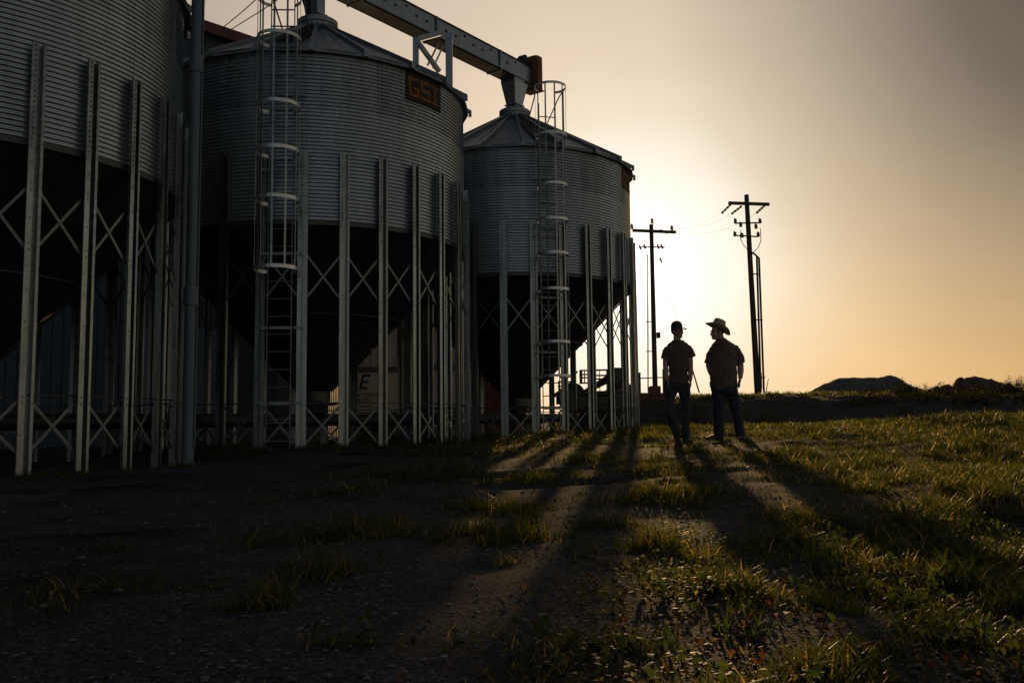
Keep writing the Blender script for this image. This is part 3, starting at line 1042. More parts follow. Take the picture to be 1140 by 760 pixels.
b.build('rail', M['dark'], ft)
mc = empty('mounted_machine', (P3(675, 434).x, D+.6, dk.z+fo.z), 'dark boxy machine with a slatted guard on the flatbed deck', 'machine')
mo_ = Vector(mc.location)
def rm(px, py): return at(px, py, D+.6)-mo_
def rect(b, x0, y0, x1, y1, th, mi=0):
    p, q = rm(x0, y0), rm(x1, y1)
    b.box(((p.x+q.x)/2, 0, (p.z+q.z)/2), (abs(q.x-p.x), th, abs(p.z-q.z)), mi=mi)
b = MB(); rect(b, 676, 410, 691, 435, .9); o = b.build('housing', M['greenpaint'], mc); bv = o.modifiers.new('bevel', 'BEVEL'); bv.width = .05; bv.segments = 2
b = MB()
for yy in (411, 417, 421):
    rect(b, 658, yy, 676, yy+1.6, .05)
for xx in (658, 667):
    rect(b, xx, 411, xx+1.3, 435, .05)
b.build('guard_rail', M['dark'], mc)
b = MB()
for yy in (411.5, 416, 419.5, 425.5):
    rect(b, 645, yy, 656, yy+1.5, .06)
for xx in (645, 650, 655):
    rect(b, xx, 411.5, xx+1.4, 427, .06)
rect(b, 645, 412, 648.5, 427, .05); b.build('screen_frame', M['dark'], mc)
b = MB()
p = [rm(648, 435), rm(676, 417), rm(680, 420), rm(676, 427), rm(660, 435)]
V = [(v.x, -.25, v.z) for v in p] + [(v.x, .25, v.z) for v in p]
n = 5
b.add(V, [(i, (i+1) % n, n+(i+1) % n, n+i) for i in range(n)] + [tuple(range(n))[::-1], tuple(range(n, 2*n))])
b.build('chute', M['dark'], mc)
b = MB(); b.tube([rm(641, 434), rm(638, 420), rm(643, 413)], .03, 6); b.build('pipe', M['dark'], mc)

im = empty('field_implement', (P3(724, 450).x, D, hz(P3(724, 450).x, D)), 'rusty red implement with two upright posts beside the left man', 'implement')
io = Vector(im.location)
def ri(px, py): return at(px, py, D)-io
def beam(b, p0, p1, w):
    b.bar(ri(*p0), ri(*p1), w, w)
b = MB(); beam(b, (704, 441), (743, 441), .22); b.box(ri(724, 446)+Vector((0, .5, 0)), (1.1, 1.1, .16)); b.build('frame', M['redpaint'], im)
for x_, y_ in ((711.5, 414.5), (739, 411)):
    b = MB(); beam(b, (x_, y_), (x_+.6, 444), .085); b.build('upright', M['wood'], im)
b = MB(); beam(b, (711, 421), (740, 420), .035); b.build('top_rail', M['dark'], im)
b = MB(); p, q = ri(722.5, 441), ri(735, 429.5)
b.box(((p.x+q.x)/2, .05, (p.z+q.z)/2), (q.x-p.x, .4, q.z-p.z)); o = b.build('tool_box', M['redpaint'], im); bv = o.modifiers.new('bevel', 'BEVEL'); bv.width = .04; bv.segments = 2
for px in (709, 738):
    p = ri(px, 447)
    b = MB(); b.box((p.x, .3, p.z/2-.05), (.12, .5, p.z)); b.build('skid', M['redpaint'], im)

# ------------------------------------------------------------------ power poles
def pole(pt, pb, d, r0, r1, label, arm, kind):
    T, Bp = at(pt[0], pt[1], d), at(pb[0], pb[1], d)
    gz = hz(Bp.x, d)
    root = empty('power_pole', (Bp.x, d, gz), label, 'power pole', 'wooden power poles')
    bo = Vector(root.location)
    dirn = (T-Bp).normalized()
    foot = Bp + dirn*((gz-.3-Bp.z)/dirn.z)
    path = [foot.lerp(T, k/10)-bo for k in range(11)]
    MB().tube(path, [r0+(r1-r0)*k/10 for k in range(11)], 14).build('pole', M['wood'], root)
    def q(px, py, dd=0.0): return at(px, py, d+dd)-bo
    b = MB(); b.bar(q(arm[0], arm[1], -.2), q(arm[2], arm[3], -.2), .11, .13); b.build('crossarm', M['wood'], root)
    return root, q


p1, q = pole((725, 250), (729.5, 437), 42, .125, .095, 'wooden power pole just right of the farthest bin', (704, 256.5, 752.5, 258.5), 1)
ins = MB()
def insul(b, c, s=1.0):
    c = Vector(c)
    for k, (r, z) in enumerate(((.05, .0), (.075, .06), (.05, .11), (.07, .16), (.03, .21))):
        b.lathe([(.0, z), (r*s, z), (r*s*.8, z+.05), (0, z+.05)], 10, c=(c.x, c.y)) if False else b.tube([c+Vector((0, 0, z*s)), c+Vector((0, 0, (z+.05)*s))], r*s, 8)
for px, py in ((703.5, 255.2), (726, 249), (748, 257)):
    i_ = MB(); insul(i_, q(px, py, -.2)); i_.build('insulator', M['porcelain'], p1)
b = MB(); b.bar(q(713, 275, -.1), q(740, 275, -.1), .05, .05); b.bar(q(731, 257, -.25), q(737, 256, -.5), .05, .05); b.bar(q(742, 260, -.25), q(747, 257.5, -.25), .05, .05); b.build('bracket', M['dark'], p1)
for px, py in ((713, 275), (718, 274), (733, 274), (737, 274), (736, 289)):
    i_ = MB(); i_.tube([q(px-1.2, py-2, -.2), q(px, py+1.5, -.2), q(px+1, py+3, -.2)], .045, 6); i_.build('cutout_fuse', M['porcelain'], p1)
b = MB(); b.tube([q(721, 283, -.1), q(721.5, 436, -.1)], .03, 6)
b.bar(q(719, 358, -.1), q(728, 358, -.05), .04, .04); b.bar(q(719, 391, -.1), q(728, 391, -.05), .04, .04); b.build('conduit', M['dark'], p1)
b = MB(); c_ = q(733, 373, -.1); b.box(c_, (.16, .16, .26)); b.build('meter_box', M['dark'], p1)
b = MB(); b.tube([q(766, 395, -1), q(778.5, 437, -1)], .035, 6); b.build('guy_guard', M['dark'], p1)
b = MB(); b.tube([q(726.5, 268), q(766, 395, -1)], .007, 5); b.build('guy_wire', M['cable'], p1)

p2, q = pole((831, 217), (843.5, 438), 40, .14, .10, 'tallest wooden power pole with conduits on its right side', (811, 226, 856.5, 227.5), 2)
for px, py, ex, ey in ((813, 228, 805, 236), (825, 230, 816, 237), (851, 229, 843.5, 236)):
    i_ = MB(); a_, b2 = q(px, py, -.25), q(ex, ey, -.8)
    for k in range(7):
        c_ = a_.lerp(b2, k/6); c2 = a_.lerp(b2, (k+.6)/6)
        i_.tube([c_, c2], .055 if k % 2 == 0 else .03, 8)
    i_.build('insulator', M['porcelain'], p2)
b = MB(); b.bar(q(818, 248.5, -.15), q(846, 248, -.15), .055, .055); b.bar(q(818, 262, -.15), q(844, 263.5, -.15), .055, .055); b.build('bracket', M['dark'], p2)
for px, py in ((818.5, 246), (824.5, 250), (841.5, 252), (846, 246), (818, 260.5), (826, 262), (844, 261)):
    i_ = MB(); i_.tube([q(px, py-2, -.3), q(px+.3, py+2.5, -.3)], .07, 8); i_.tube([q(px-1, py-3, -.3), q(px, py-2, -.3)], .03, 6); i_.build('cutout_fuse', M['porcelain'], p2)
for pts in (((825, 256), (824, 264), (827, 272), (833, 279)), ((846.5, 254), (847, 268), (844, 276), (838, 281))):
    b = MB(); P = [q(x, y, -.25) for x, y in pts]
    sm = []
    for i in range(len(P)-1):
        for t in (0, .33, .66): sm.append(P[i].lerp(P[i+1], t))
    sm.append(P[-1]); b.tube(sm, .017, 5); b.build('jumper_wire', M['cable'], p2)
for x0, y0, x1, y1 in ((842.5, 285, 847, 437), (845, 287, 850.5, 437)):
    b = MB(); b.tube([q(836, 281, -.1), q(839, 282, -.12), q(x0, y0, -.15), q(x1, y1, -.15)], .045, 8); b.build('conduit', M['dark'], p2)
for xa_, xb_, yy in ((836, 846, 305), (839, 849, 356), (841, 852, 420)):
    b = MB(); b.bar(q(xa_, yy, -.1), q(xb_, yy, -.15), .05, .05); b.build('conduit_clamp', M['dark'], p2)
b = MB(); c_ = q(845, 424, -.2); b.box(c_, (.22, .16, .7)); b.build('meter_box', M['dark'], p2)
o = MB().tube([at(852.5, 438, 37), at(855.5, 421, 37)], [.02, .012], 6).build('marker_stake', M['wood'])
tag(o, 'thin leaning stake beside the tallest power pole', 'stake')

for (a_, b2, sag, lb) in (((805, 236, 39.2), (703.5, 253.5, 41.8), .5, 'power line strung to the outer end of the left crossarm'),
                          ((816, 237, 39.2), (726, 247.5, 41.8), .5, 'power line strung to the top of the left pole'),
                          ((843.5, 236, 39.2), (748, 255.5, 41.8), .5, 'power line strung to the inner end of the left crossarm')):
    P, Q = at(*a_), at(*b2)
    pts = [P.lerp(Q, t)-Vector((0, 0, sag*4*t*(1-t))) for t in np.linspace(0, 1, 13)]
    o = MB().tube(pts, .004, 5).build('power_line', M['cable']); tag(o, lb, 'wire', 'wires between the power poles')

# ------------------------------------------------------------------ heaps on the far bank
def heap(name, pts, d, depth, mat, label, cat, rough=.15, fold=0):
    """pts: outline px,py of the crest from left to right; becomes a mound of real depth"""
    P = [at(px, py, d) for px, py in pts]
    n = 70
    xs = np.linspace(P[0].x, P[-1].x, n)
    top = np.interp(xs, [p.x for p in P], [p.z for p in P])
    gz = min(P[0].z, P[-1].z) - .6
    m_ = 34
    V = []
    for j in range(m_):
        t = -1 + 2*j/(m_-1)
        for i in range(n):
            x = xs[i]
            hgt = (top[i]-gz)*max(0, 1-abs(t)**1.5)
            y = d + t*depth/2
            nz_ = (mnoise.fractal(Vector((x*1.1, y*1.1, 3.0)), 1.0, 2.0, 4) if True else 0)*rough*(1-abs(t))*min(1, max(0, hgt))
            V.append((x, y, gz + hgt + nz_))
    F = [(j*n+i, j*n+i+1, (j+1)*n+i+1, (j+1)*n+i) for j in range(m_-1) for i in range(n-1)]
    c = Vector(((P[0].x+P[-1].x)/2, d, gz))
    b = MB(); b.add([Vector(v)-c for v in V], F, 0, True)
    o = b.build(name, mat, None, c)
    return tag(o, label, cat)


heap('gravel_mound', [(896, 440), (906, 434), (918, 427), (932, 421.5), (940, 420), (960, 419.8), (978, 420.5), (984, 418.6), (989, 416.4), (997, 420), (1008, 427), (1018, 431), (1026, 438)], 58, 7, M['gravelheap'],
     'long smooth gravel mound on the bank right of the poles', 'mound', .10)
heap('rubble_heap', [(1058, 440), (1064, 432), (1067, 423), (1069.5, 421.5), (1072, 426), (1076, 424), (1084, 419.5), (1094, 419), (1101, 420), (1106, 424), (1112, 426), (1121, 426.5), (1126, 431), (1134, 440)], 46, 5, M['dirt'],
     'jagged rubble heap near the right edge of the photo', 'heap', .35)
heap('dirt_pile', [(1026, 440), (1034, 432), (1041, 427), (1046, 429), (1054, 427), (1063, 430), (1072, 440)], 44, 3.5, M['dirt'],
     'small low dirt pile between the gravel mound and the rubble heap', 'heap', .3)


# ------------------------------------------------------------------ grass, weeds, stones, dead leaves
def blades(x, y, h, w, lean, tone, name, mat, seg=3):
    n = len(x)
    z = height(x, y)
    az = rng.random(n)*2*PI
    la = rng.random(n)*2*PI
    ux, uy = np.cos(az), np.sin(az)
    lx, ly = np.cos(la), np.sin(la)
    V = np.zeros((n, 2*seg+1, 3))
    for k in range(seg+1):
        t = k/seg
        bend = lean*h*t**1.8
        cx, cy = x + lx*bend, y + ly*bend
        cz = z - .01 + h*t*(1-.35*lean*t)
        if k < seg:
            wd = w*(1-.75*t**1.5)/2
            V[:, 2*k] = np.stack([cx-ux*wd, cy-uy*wd, cz], -1)
            V[:, 2*k+1] = np.stack([cx+ux*wd, cy+uy*wd, cz], -1)
        else:
            V[:, 2*k] = np.stack([cx, cy, cz], -1)
    o = (np.arange(n)*(2*seg+1))[:, None]
    Q = np.concatenate([o + np.array([[2*k, 2*k+1, 2*k+3, 2*k+2]]) for k in range(seg-1)])
    T = o + np.array([[2*seg-2, 2*seg-1, 2*seg]])
    return np_mesh(name, V.reshape(-1, 3), [Q, T], mat, False, {'tone': np.repeat(tone, 2*seg+1)})


def cand(n, y0, y1, p=1.0):
    """random ground points in the view wedge, density falling with distance"""
    u = rng.random(n)
    y = y0*(y1/y0)**u if p == 1 else (y0**(1-p) + u*(y1**(1-p)-y0**(1-p)))**(1/(1-p))
    x = (rng.random(n)*2-1)*(.62*y+.9)
    return x, y


x, y = cand(1300000, 1.25, 40, .5)
g = grassiness(x, y)
clump = fbm(x*4.2+1, y*4.2+8, 3)
keep = rng.random(len(x)) < g*(.12+1.1*sstep(.38, .62, clump))
x, y, g, clump = x[keep], y[keep], g[keep], clump[keep]
big = fbm(x*.7+50, y*.7+3, 2)
h = (.020 + .080*rng.random(len(x))**1.9)*(.5+.9*g)*(.55+1.1*sstep(.35, .7, clump))*(.6+.9*big)
h = h*np.where(y > 27, 1.0, 1.0)*np.where(y < 3, .9, 1)
w = np.maximum(.0045+.004*rng.random(len(x)), y*.00085)
lean = .25+.75*rng.random(len(x))
dryp = fbm(x*1.3+4, y*1.3+90, 3)
tone = np.clip(.55*rng.random(len(x)) + .55*(dryp-.3) + np.where(rng.random(len(x)) < .12, .55, 0), 0, 1)
print('grass blades', len(x))
tag(link('grass', blades(x, y, h, w, lean, tone, 'grass', M['grass'])), 'short wild grass over the ground', 'grass', kind='stuff')

# small broad ground-cover leaves and dead leaf litter
def leaves(x, y, s, zoff, tone, name, mat, tilt=.6):
    n = len(x)
    z = height(x, y) + zoff
    az = rng.random(n)*2*PI
    ti = (rng.random(n)-.35)*2*tilt
    ux, uy = np.cos(az), np.sin(az)
    tz = np.sin(ti); tc = np.cos(ti)
    V = np.zeros((n, 6, 3))
    prof = [(0, 0), (.5, .32), (.5, -.32), (.8, .22), (.8, -.22), (1.15, 0)]
    for k, (a, b2) in enumerate(prof):
        cz = .16*math.sin(a*2.6)
        V[:, k, 0] = x + s*(ux*a*tc - uy*b2)
        V[:, k, 1] = y + s*(uy*a*tc + ux*b2)
        V[:, k, 2] = z + s*(a*tz + cz*(.5+rng.random(n)) + .12*abs(b2)/.3*(rng.random(n)))
    o = (np.arange(n)*6)[:, None]
    return np_mesh(name, V.reshape(-1, 3), [o+np.array([[0, 2, 1]]), o+np.array([[5, 3, 4]]), o+np.array([[1, 2, 4, 3]])], mat, False, {'tone': np.repeat(tone, 6)})


x, y = cand(60000, 1.25, 16, .9)
g = grassiness(x, y); nn = fbm(x*1.5+77, y*1.5+21, 3)
keep = rng.random(len(x)) < (.07+.4*sstep(.48, .62, nn))*sstep(-1.0, .4, x-.1*y)*(1-.4*g)
x, y = x[keep], y[keep]
tag(link('dead_leaves', leaves(x, y, (.008+.026*rng.random(len(x))**2.2)*np.maximum(1, y/8), .004, rng.random(len(x)), 'dead_leaves', M['litter'])),
    'dead leaves and straw scattered over the gravel', 'dead leaves', kind='stuff')
x, y = cand(150000, 1.25, 19, .6)
g = grassiness(x, y); nn = fbm(x*2.2+7, y*2.2+61, 3)
keep = rng.random(len(x)) < g*sstep(.42, .58, nn)
x, y = x[keep], y[keep]
tag(link('ground_cover', leaves(x, y, (.012+.028*rng.random(len(x))**1.5)*np.maximum(1, y/9), .01+.05*rng.random(len(x)), np.clip(rng.random(len(x))*.8+np.where(rng.random(len(x)) < .05, .4, 0), 0, 1), 'ground_cover', M['weed'], .9)),
    'small leafy ground cover between the grass', 'ground cover', kind='stuff')

# loose stones
x, y = cand(60000, 1.3, 15, 1.0)
g = grassiness(x, y); nn = fbm(x*1.1+14, y*1.1+3, 3)
keep = rng.random(len(x)) < (1-.85*g)*(.35+.65*sstep(.4, .6, nn))
x, y = x[keep], y[keep]
n = len(x)
s = np.exp(rng.normal(-5.65, .55, n))
z = height(x, y) + s*.25
oct_ = np.array([(1, 0, 0), (0, 1, 0), (-1, 0, 0), (0, -1, 0), (0, 0, .7), (0, 0, -.7), (.62, .62, .42), (-.62, .62, .40), (-.62, -.62, .42), (.62, -.62, .38)], float)
fo_ = np.array([(0, 6, 9), (0, 1, 6), (1, 7, 6), (1, 2, 7), (2, 8, 7), (2, 3, 8), (3, 9, 8), (3, 0, 9), (6, 7, 4), (7, 8, 4), (8, 9, 4), (9, 6, 4)])
V = oct_[None]*(1+.35*(rng.random((n, 10, 3))-.5))
az = rng.random(n)*2*PI
cx, sx = np.cos(az)[:, None], np.sin(az)[:, None]
st = (.75+.6*rng.random(n))[:, None]
V = np.stack([(V[..., 0]*cx*st - V[..., 1]*sx), (V[..., 0]*sx*st + V[..., 1]*cx), V[..., 2]*(.6+.5*rng.random(n))[:, None]], -1)*s[:, None, None]
V += np.stack([x, y, z], -1)[:, None]
mstone, nt, bb = nmat('loose_stone')
a_ = nt.nodes.new('ShaderNodeAttribute'); a_.attribute_name = 'tone'
nt.links.new(ramp(nt, [(0, (.03, .03, .032)), (.5, (.07, .069, .07)), (.85, (.10, .094, .088)), (1, (.14, .13, .12))], a_.outputs['Fac']), bb.inputs['Base Color'])
bb.inputs['Roughness'].default_value = .75
gv = np_mesh('loose_gravel', V.reshape(-1, 3), [((np.arange(n)*10)[:, None, None] + fo_[None]).reshape(-1, 3)], mstone, False, {'tone': np.repeat(rng.random(n), 10)})
tag(link('loose_gravel', gv), 'loose gravel stones on the ground', 'gravel', kind='stuff')


# broad-leaved weeds that stand up on their own
def weed_mesh(seed, hgt, nl, lw, arch):
    r = np.random.default_rng(seed)
    Vs, Fq, tn = [], [], []
    for k in range(nl):
        az = r.random()*2*PI
        hh = hgt*(.3+.7*r.random()**1.5)
        out = hh*arch*(.3+.8*r.random())
        ux, uy = math.cos(az), math.sin(az)
        wx, wy = -uy, ux
        m_ = 7
        o = len(Vs)
        b0 = (r.random(2)-.5)*.16
        for j in range(m_):
            t = j/(m_-1)
            ww = lw*(.35+.65*math.sin(PI*min(1, t*.85+.12)))*(1-t**3)
            cx = b0[0]+ux*out*t**1.6; cy = b0[1]+uy*out*t**1.6
            cz = hh*(t - .35*arch*t**3)
            fold = .25*ww
            Vs += [(cx-wx*ww, cy-wy*ww, cz+fold), (cx, cy, cz), (cx+wx*ww, cy+wy*ww, cz+fold)]
            tn += [.15+.55*r.random()*(.5+.5*t)]*3
        for j in range(m_-1):
            a = o+3*j
            Fq += [(a, a+1, a+4, a+3), (a+1, a+2, a+5, a+4)]
    return np_mesh('weed', np.array(Vs), [np.array(Fq)], M['weed'], True, {'tone': np.array(tn)})


wm = [weed_mesh(1, .26, 40, .005, .8), weed_mesh(2, .16, 34, .004, 1.0), weed_mesh(3, .27, 60, .0055, .85)]
wspots = [(1.55, 3.35, 2, 'tall broad bladed weed, biggest clump in the right foreground'), (1.25, 3.7, 0, 'broad bladed weed just left of the biggest clump'),
          (1.95, 3.9, 0, 'broad bladed weed behind the biggest clump at right'), (.34, 2.35, 1, 'low weed clump at the near end of the sunlit strip'),
          (.62, 2.55, 1, 'low weed clump right of the sunlit strip'), (.28, 5.0, 1, 'small grassy weed in the middle of the gravel'),
          (-.25, 8.2, 0, 'grass tussock standing alone on the gravel track'), (2.2, 3.1, 1, 'low weed clump at the right edge of the photo'),
          (1.0, 2.9, 1, 'low weed clump in the shade, bottom right'), (-1.9, 4.4, 1, 'sparse weed on the dark gravel at left')]
for i, (x_, y_, k, lb) in enumerate(wspots):
    o = link('weed', wm[k], None, (x_, y_, hz(x_, y_)-.01), random.random()*6.28)
    tag(o, lb, 'weed', 'weeds in the foreground')

# dry scrub along the far bank
def scrub_mesh(seed, wd, hgt, n=1300):
    r = np.random.default_rng(seed)
    Vs, F, tn = [], [], []
    for k in range(26):                                     # stems
        x0, y0 = (r.random(2)-.5)*wd*.8
        hh = hgt*(.5+.6*r.random())*(1-.5*abs(x0)/(wd*.5))
        x1, y1 = x0+(r.random()-.5)*.35, y0+(r.random()-.5)*.35
        o = len(Vs)
        w_ = .012
        Vs += [(x0-w_, y0, -.1), (x0+w_, y0, -.1), (x1+.004, y1, hh), (x1-.004, y1, hh)]
        F.append((o, o+1, o+2, o+3)); tn += [.1]*4
        for j in range(n//26):
            t = .1+.9*r.random()**.8
            px_, py_, pz_ = x0+(x1-x0)*t, y0+(y1-y0)*t, -.1+(hh+.1)*t
            s_ = .02+.035*r.random()
            a_ = r.random(3)*2-1; a_ /= np.linalg.norm(a_)
            b_ = np.cross(a_, r.random(3)-.5); b_ /= np.linalg.norm(b_)
            c_ = np.array([px_, py_, pz_]) + (r.random(3)-.5)*.16
            o = len(Vs)
            Vs += [tuple(c_), tuple(c_+a_*s_*.6+b_*s_*.3), tuple(c_+a_*s_*1.2), tuple(c_+a_*s_*.6-b_*s_*.3)]
            F.append((o, o+1, o+2, o+3)); tn += [r.random()]*4
    return np_mesh('scrub', np.array(Vs), [np.array(F)], M['brush'], False, {'tone': np.array(tn)})


sm_ = [scrub_mesh(5, 1.5, .42), scrub_mesh(6, 1.1, .55), scrub_mesh(8, 2.2, .32)]
sspots = [(1004, 31, 1), (1016, 30, 0), (1030, 30.5, 2), (1050, 31, 0), (1066, 30.4, 2), (1082, 31, 0), (1098, 30.5, 2), (1112, 31, 0), (1126, 30.6, 1), (1136, 31, 1), (1150, 31, 0), (975, 29.5, 2), (1060, 28, 2), (1100, 28.2, 2), (1020, 28.3, 2)]
for px, d, k in sspots:
    x_ = at(px, 440, d).x
    o = link('scrub_bush', sm_[k], None, (x_, d, hz(x_, d)), random.random()*6.28)
    tag(o, 'dark dry scrub bush on the earth bank at the right', 'bush', 'scrub bushes along the bank')


# ------------------------------------------------------------------ the two men
class Loft:
    """closed tubes with elliptical rings, fused by a voxel remesh into one surface"""
    def __init__(self): self.b = MB()

    def rings(self, R, seg=18):
        V = []
        for c, ax, ay in R:
            c, ax, ay = Vector(c), Vector(ax), Vector(ay)
            for k in range(seg):
                a = 2*PI*k/seg
                V.append(c + ax*math.cos(a) + ay*math.sin(a))
        F = []
        n = len(R)
        for i in range(n-1):
            for k in range(seg):
                k2 = (k+1) % seg
                F.append((i*seg+k, i*seg+k2, (i+1)*seg+k2, (i+1)*seg+k))
        F.append(tuple(range(seg))[::-1]); F.append(tuple(range((n-1)*seg, n*seg)))
        self.b.add(V, F)

    def body(self, rows, yaw=0):
        """rows of (x, y, z, rx, ry): horizontal ellipses turned by yaw"""
        ux, uy = Vector((math.cos(yaw), math.sin(yaw), 0)), Vector((-math.sin(yaw), math.cos(yaw), 0))
        self.rings([((x, y, z), ux*rx, uy*ry) for x, y, z, rx, ry in rows])

    def limb(self, pts, rs, flat=1.0, seg=14):
        P = [Vector(p) for p in pts]
        R = []
        prev = None
        for i, p in enumerate(P):
            t = (P[min(i+1, len(P)-1)]-P[max(i-1, 0)]).normalized()
            if prev is None:
                a = Vector((0, 1, 0)) if abs(t.y) < .8 else Vector((1, 0, 0))
                prev = (a - t*a.dot(t)).normalized()
            else:
                prev = (prev - t*prev.dot(t)).normalized()
            s = t.cross(prev)
            R.append((p, s*rs[i], prev*rs[i]*flat))
        self.rings(R, seg)

    def ball(self, c, r, yaw=0, tilt=0):
        c = Vector(c)
        M3 = Matrix.Rotation(yaw, 3, 'Z') @ Matrix.Rotation(tilt, 3, 'X')
        R = []
        for k in range(11):
            ph = -PI/2 + PI*k/10
            cr = max(.02, math.cos(ph))
            R.append((c + M3 @ Vector((0, 0, r[2]*math.sin(ph))), M3 @ Vector((r[0]*cr, 0, 0)), M3 @ Vector((0, r[1]*cr, 0))))
        self.rings(R, 16)

    def build(self, name, mat, parent, voxel=.008, smooth=2, folds=0.0, fscale=.07):
        me0 = self.b.mesh(name, mat)
        t = bpy.data.objects.new('tmp', me0); C.objects.link(t)
        m1 = t.modifiers.new('r', 'REMESH'); m1.mode = 'VOXEL'; m1.voxel_size = voxel; m1.use_smooth_shade = True
        m2 = t.modifiers.new('s', 'SMOOTH'); m2.iterations = smooth; m2.factor = .5
        if folds:
            tx = bpy.data.textures.new('folds', 'CLOUDS'); tx.noise_scale = fscale; tx.noise_depth = 2
            m3 = t.modifiers.new('d', 'DISPLACE'); m3.texture = tx; m3.strength = folds; m3.mid_level = .5
        dg = bpy.context.evaluated_depsgraph_get()
        me = bpy.data.meshes.new_from_object(t.evaluated_get(dg))
        me.name = name
        bpy.data.objects.remove(t)
        me.materials.clear(); me.materials.append(mat)
        me.polygons.foreach_set('use_smooth', [True]*len(me.polygons))
        return link(name, me, parent)


def hand(L_, wrist, d, side, thumb, curl=.5):
    """palm and five separate bent fingers: d = along the hand, side = across the knuckles, thumb = +-1 along side"""
    w, d, s = Vector(wrist), Vector(d).normalized(), Vector(side)
    s = (s - d*s.dot(d)).normalized()
    n = d.cross(s)*thumb
    L_.rings([(w, s*.026, n*.02), (w+d*.03, s*.034, n*.018), (w+d*.07, s*.042, n*.016), (w+d*.095, s*.04, n*.013)], 14)
    for k, (ln, off) in enumerate(((.066, .031), (.076, .0105), (.071, -.0105), (.056, -.031))):
        b0 = w + d*(.085-.004*abs(k-1)) + s*off*thumb
        p1 = b0 + d*ln*.42 + n*ln*.12*curl
        p2 = b0 + d*ln*.72 + n*ln*.42*curl
        p3 = b0 + d*ln*.92 + n*ln*.85*curl
        L_.limb([b0-d*.012, p1, p2, p3], [.0095, .009, .0085, .0065], seg=8)
    b0 = w + d*.03 + s*.026*thumb
    L_.limb([b0-s*.012*thumb, b0+d*.025+s*.022*thumb+n*.006, b0+d*.055+s*.028*thumb+n*.016, b0+d*.075+s*.026*thumb+n*.024], [.013, .011, .010, .007], seg=8)


def head(L_, c, yaw, scale=1.0, tilt=0):
    """c: centre of skull; yaw: facing direction angle, 0 = towards the camera (-Y), + turns to the right (+X)"""
    f = Vector((math.sin(yaw), -math.cos(yaw), 0)); r = Vector((f.y, -f.x, 0))
    up = Vector((0, 0, 1))
    c = Vector(c)
    def e(o, rr, rf, ru):
        p = c + r*o[0]*scale + f*o[1]*scale + up*o[2]*scale
        R = []
        for k in range(11):
            ph = -PI/2 + PI*k/10; cr = max(.03, math.cos(ph))
            R.append((p + up*ru*scale*math.sin(ph), r*rr*scale*cr, f*rf*scale*cr))
        L_.rings(R, 16)
    e((0, -.008, .03), .074, .092, .088)        # cranium
    e((0, .028, -.035), .060, .062, .085)       # face
    e((0, .058, -.088), .034, .032, .030)       # chin
    e((0, .085, .012), .048, .012, .012)        # brow
    e((0, .096, -.028), .012, .014, .024)       # nose bridge
    e((0, .104, -.042), .016, .015, .012)       # nose tip
    e((0, .088, -.068), .022, .011, .010)       # lips
    for s in (-1, 1):
        e((s*.036, .070, -.032), .022, .020, .020)   # cheek
        e((s*.077, -.004, -.022), .010, .020, .032)  # ear
    return f, r


def add_eyes(parent, c, f, r):
    for s in (-1, 1):
        b = MB(); p = Vector(c) + r*s*.031 + f*.084 + Vector((0, 0, -.008))
        b.tube([p-f*.012, p-f*.004, p+f*.004, p+f*.009], [.004, .0115, .0115, .005], 10); b.build('eye', M['hair'], parent)


def shoe(L_, heel, toe, w=.045, h=.10):
    heel, toe = Vector(heel), Vector(toe)
    d = toe-heel; s = Vector((d.y, -d.x, 0)).normalized(); u = Vector((0, 0, 1))
    def ring(t, ww, hh, z0): L_tmp.append((heel + d*t + u*(z0+hh/2), s*ww, u*hh/2))
    L_tmp = []
    ring(0, w*.55, h*.5, .0); ring(.06, w*.85, h*.9, 0); ring(.3, w*.88, h, 0); ring(.5, w*.95, h*.72, 0); ring(.75, w*1.1, h*.55, 0); ring(.93, w*.85, h*.42, 0.004); ring(1, w*.4, h*.25, .012)
    L_.rings(L_tmp, 14)


# --- man in the cap
x0 = at(757, 486, 13.9).x
m1 = empty('person', (x0, 13.9, hz(x0, 13.9)), 'man in a t-shirt and cap standing with one hand in his pocket', 'person')
face1 = math.radians(42)
bd = Loft()
c_head = Vector((.0, -.01, 1.70))
f1, r1 = head(bd, c_head, face1, 1.0)
bd.body([(.0, .015, 1.44, .075, .065), (.0, .01, 1.52, .064, .062), (.0, .0, 1.58, .056, .058), (0, -.005, 1.66, .055, .06)])
tors = [(.0, .01, .78, .11, .07), (.0, .01, .86, .125, .08), (.0, .01, .95, .115, .075), (.0, .01, 1.06, .11, .075), (.005, .01, 1.2, .12, .082), (.01, .012, 1.34, .14, .088), (.012, .012, 1.42, .13, .075), (.01, .012, 1.50, .11, .075), (.005, .01, 1.53, .06, .05)]
bd.body(tors)
bd.limb([(-.15, .01, 1.40), (-.175, .015, 1.33), (-.185, .03, 1.19), (-.188, .0, 1.08), (-.185, -.05, .95)], [.055, .05, .042, .042, .03])
hand(bd, (-.185, -.05, .95), (.12, -.3, -1), (.25, -.9, .2), 1, .4)
bd.limb([(.168, .01, 1.40), (.188, .01, 1.33), (.195, .015, 1.19), (.19, -.0, 1.07), (.178, -.03, .94)], [.055, .05, .042, .041, .029])
hand(bd, (.178, -.03, .94), (-.03, -.1, -1), (-.15, -1, 0), 1, .8)
bd.limb([(-.085, .01, .86), (-.14, -.05, .68), (-.168, -.125, .46), (-.105, .0, .26), (-.01, .085, .09)], [.065, .052, .042, .038, .036])
bd.limb([(.08, .01, .86), (.085, .0, .65), (.085, .0, .46), (.083, .02, .28), (.078, .03, .09)], [.065, .055, .045, .042, .036])
body = bd.build('body', M['skin'], m1, .0055, 2)
add_eyes(m1, c_head, f1, r1)
t = Loft()
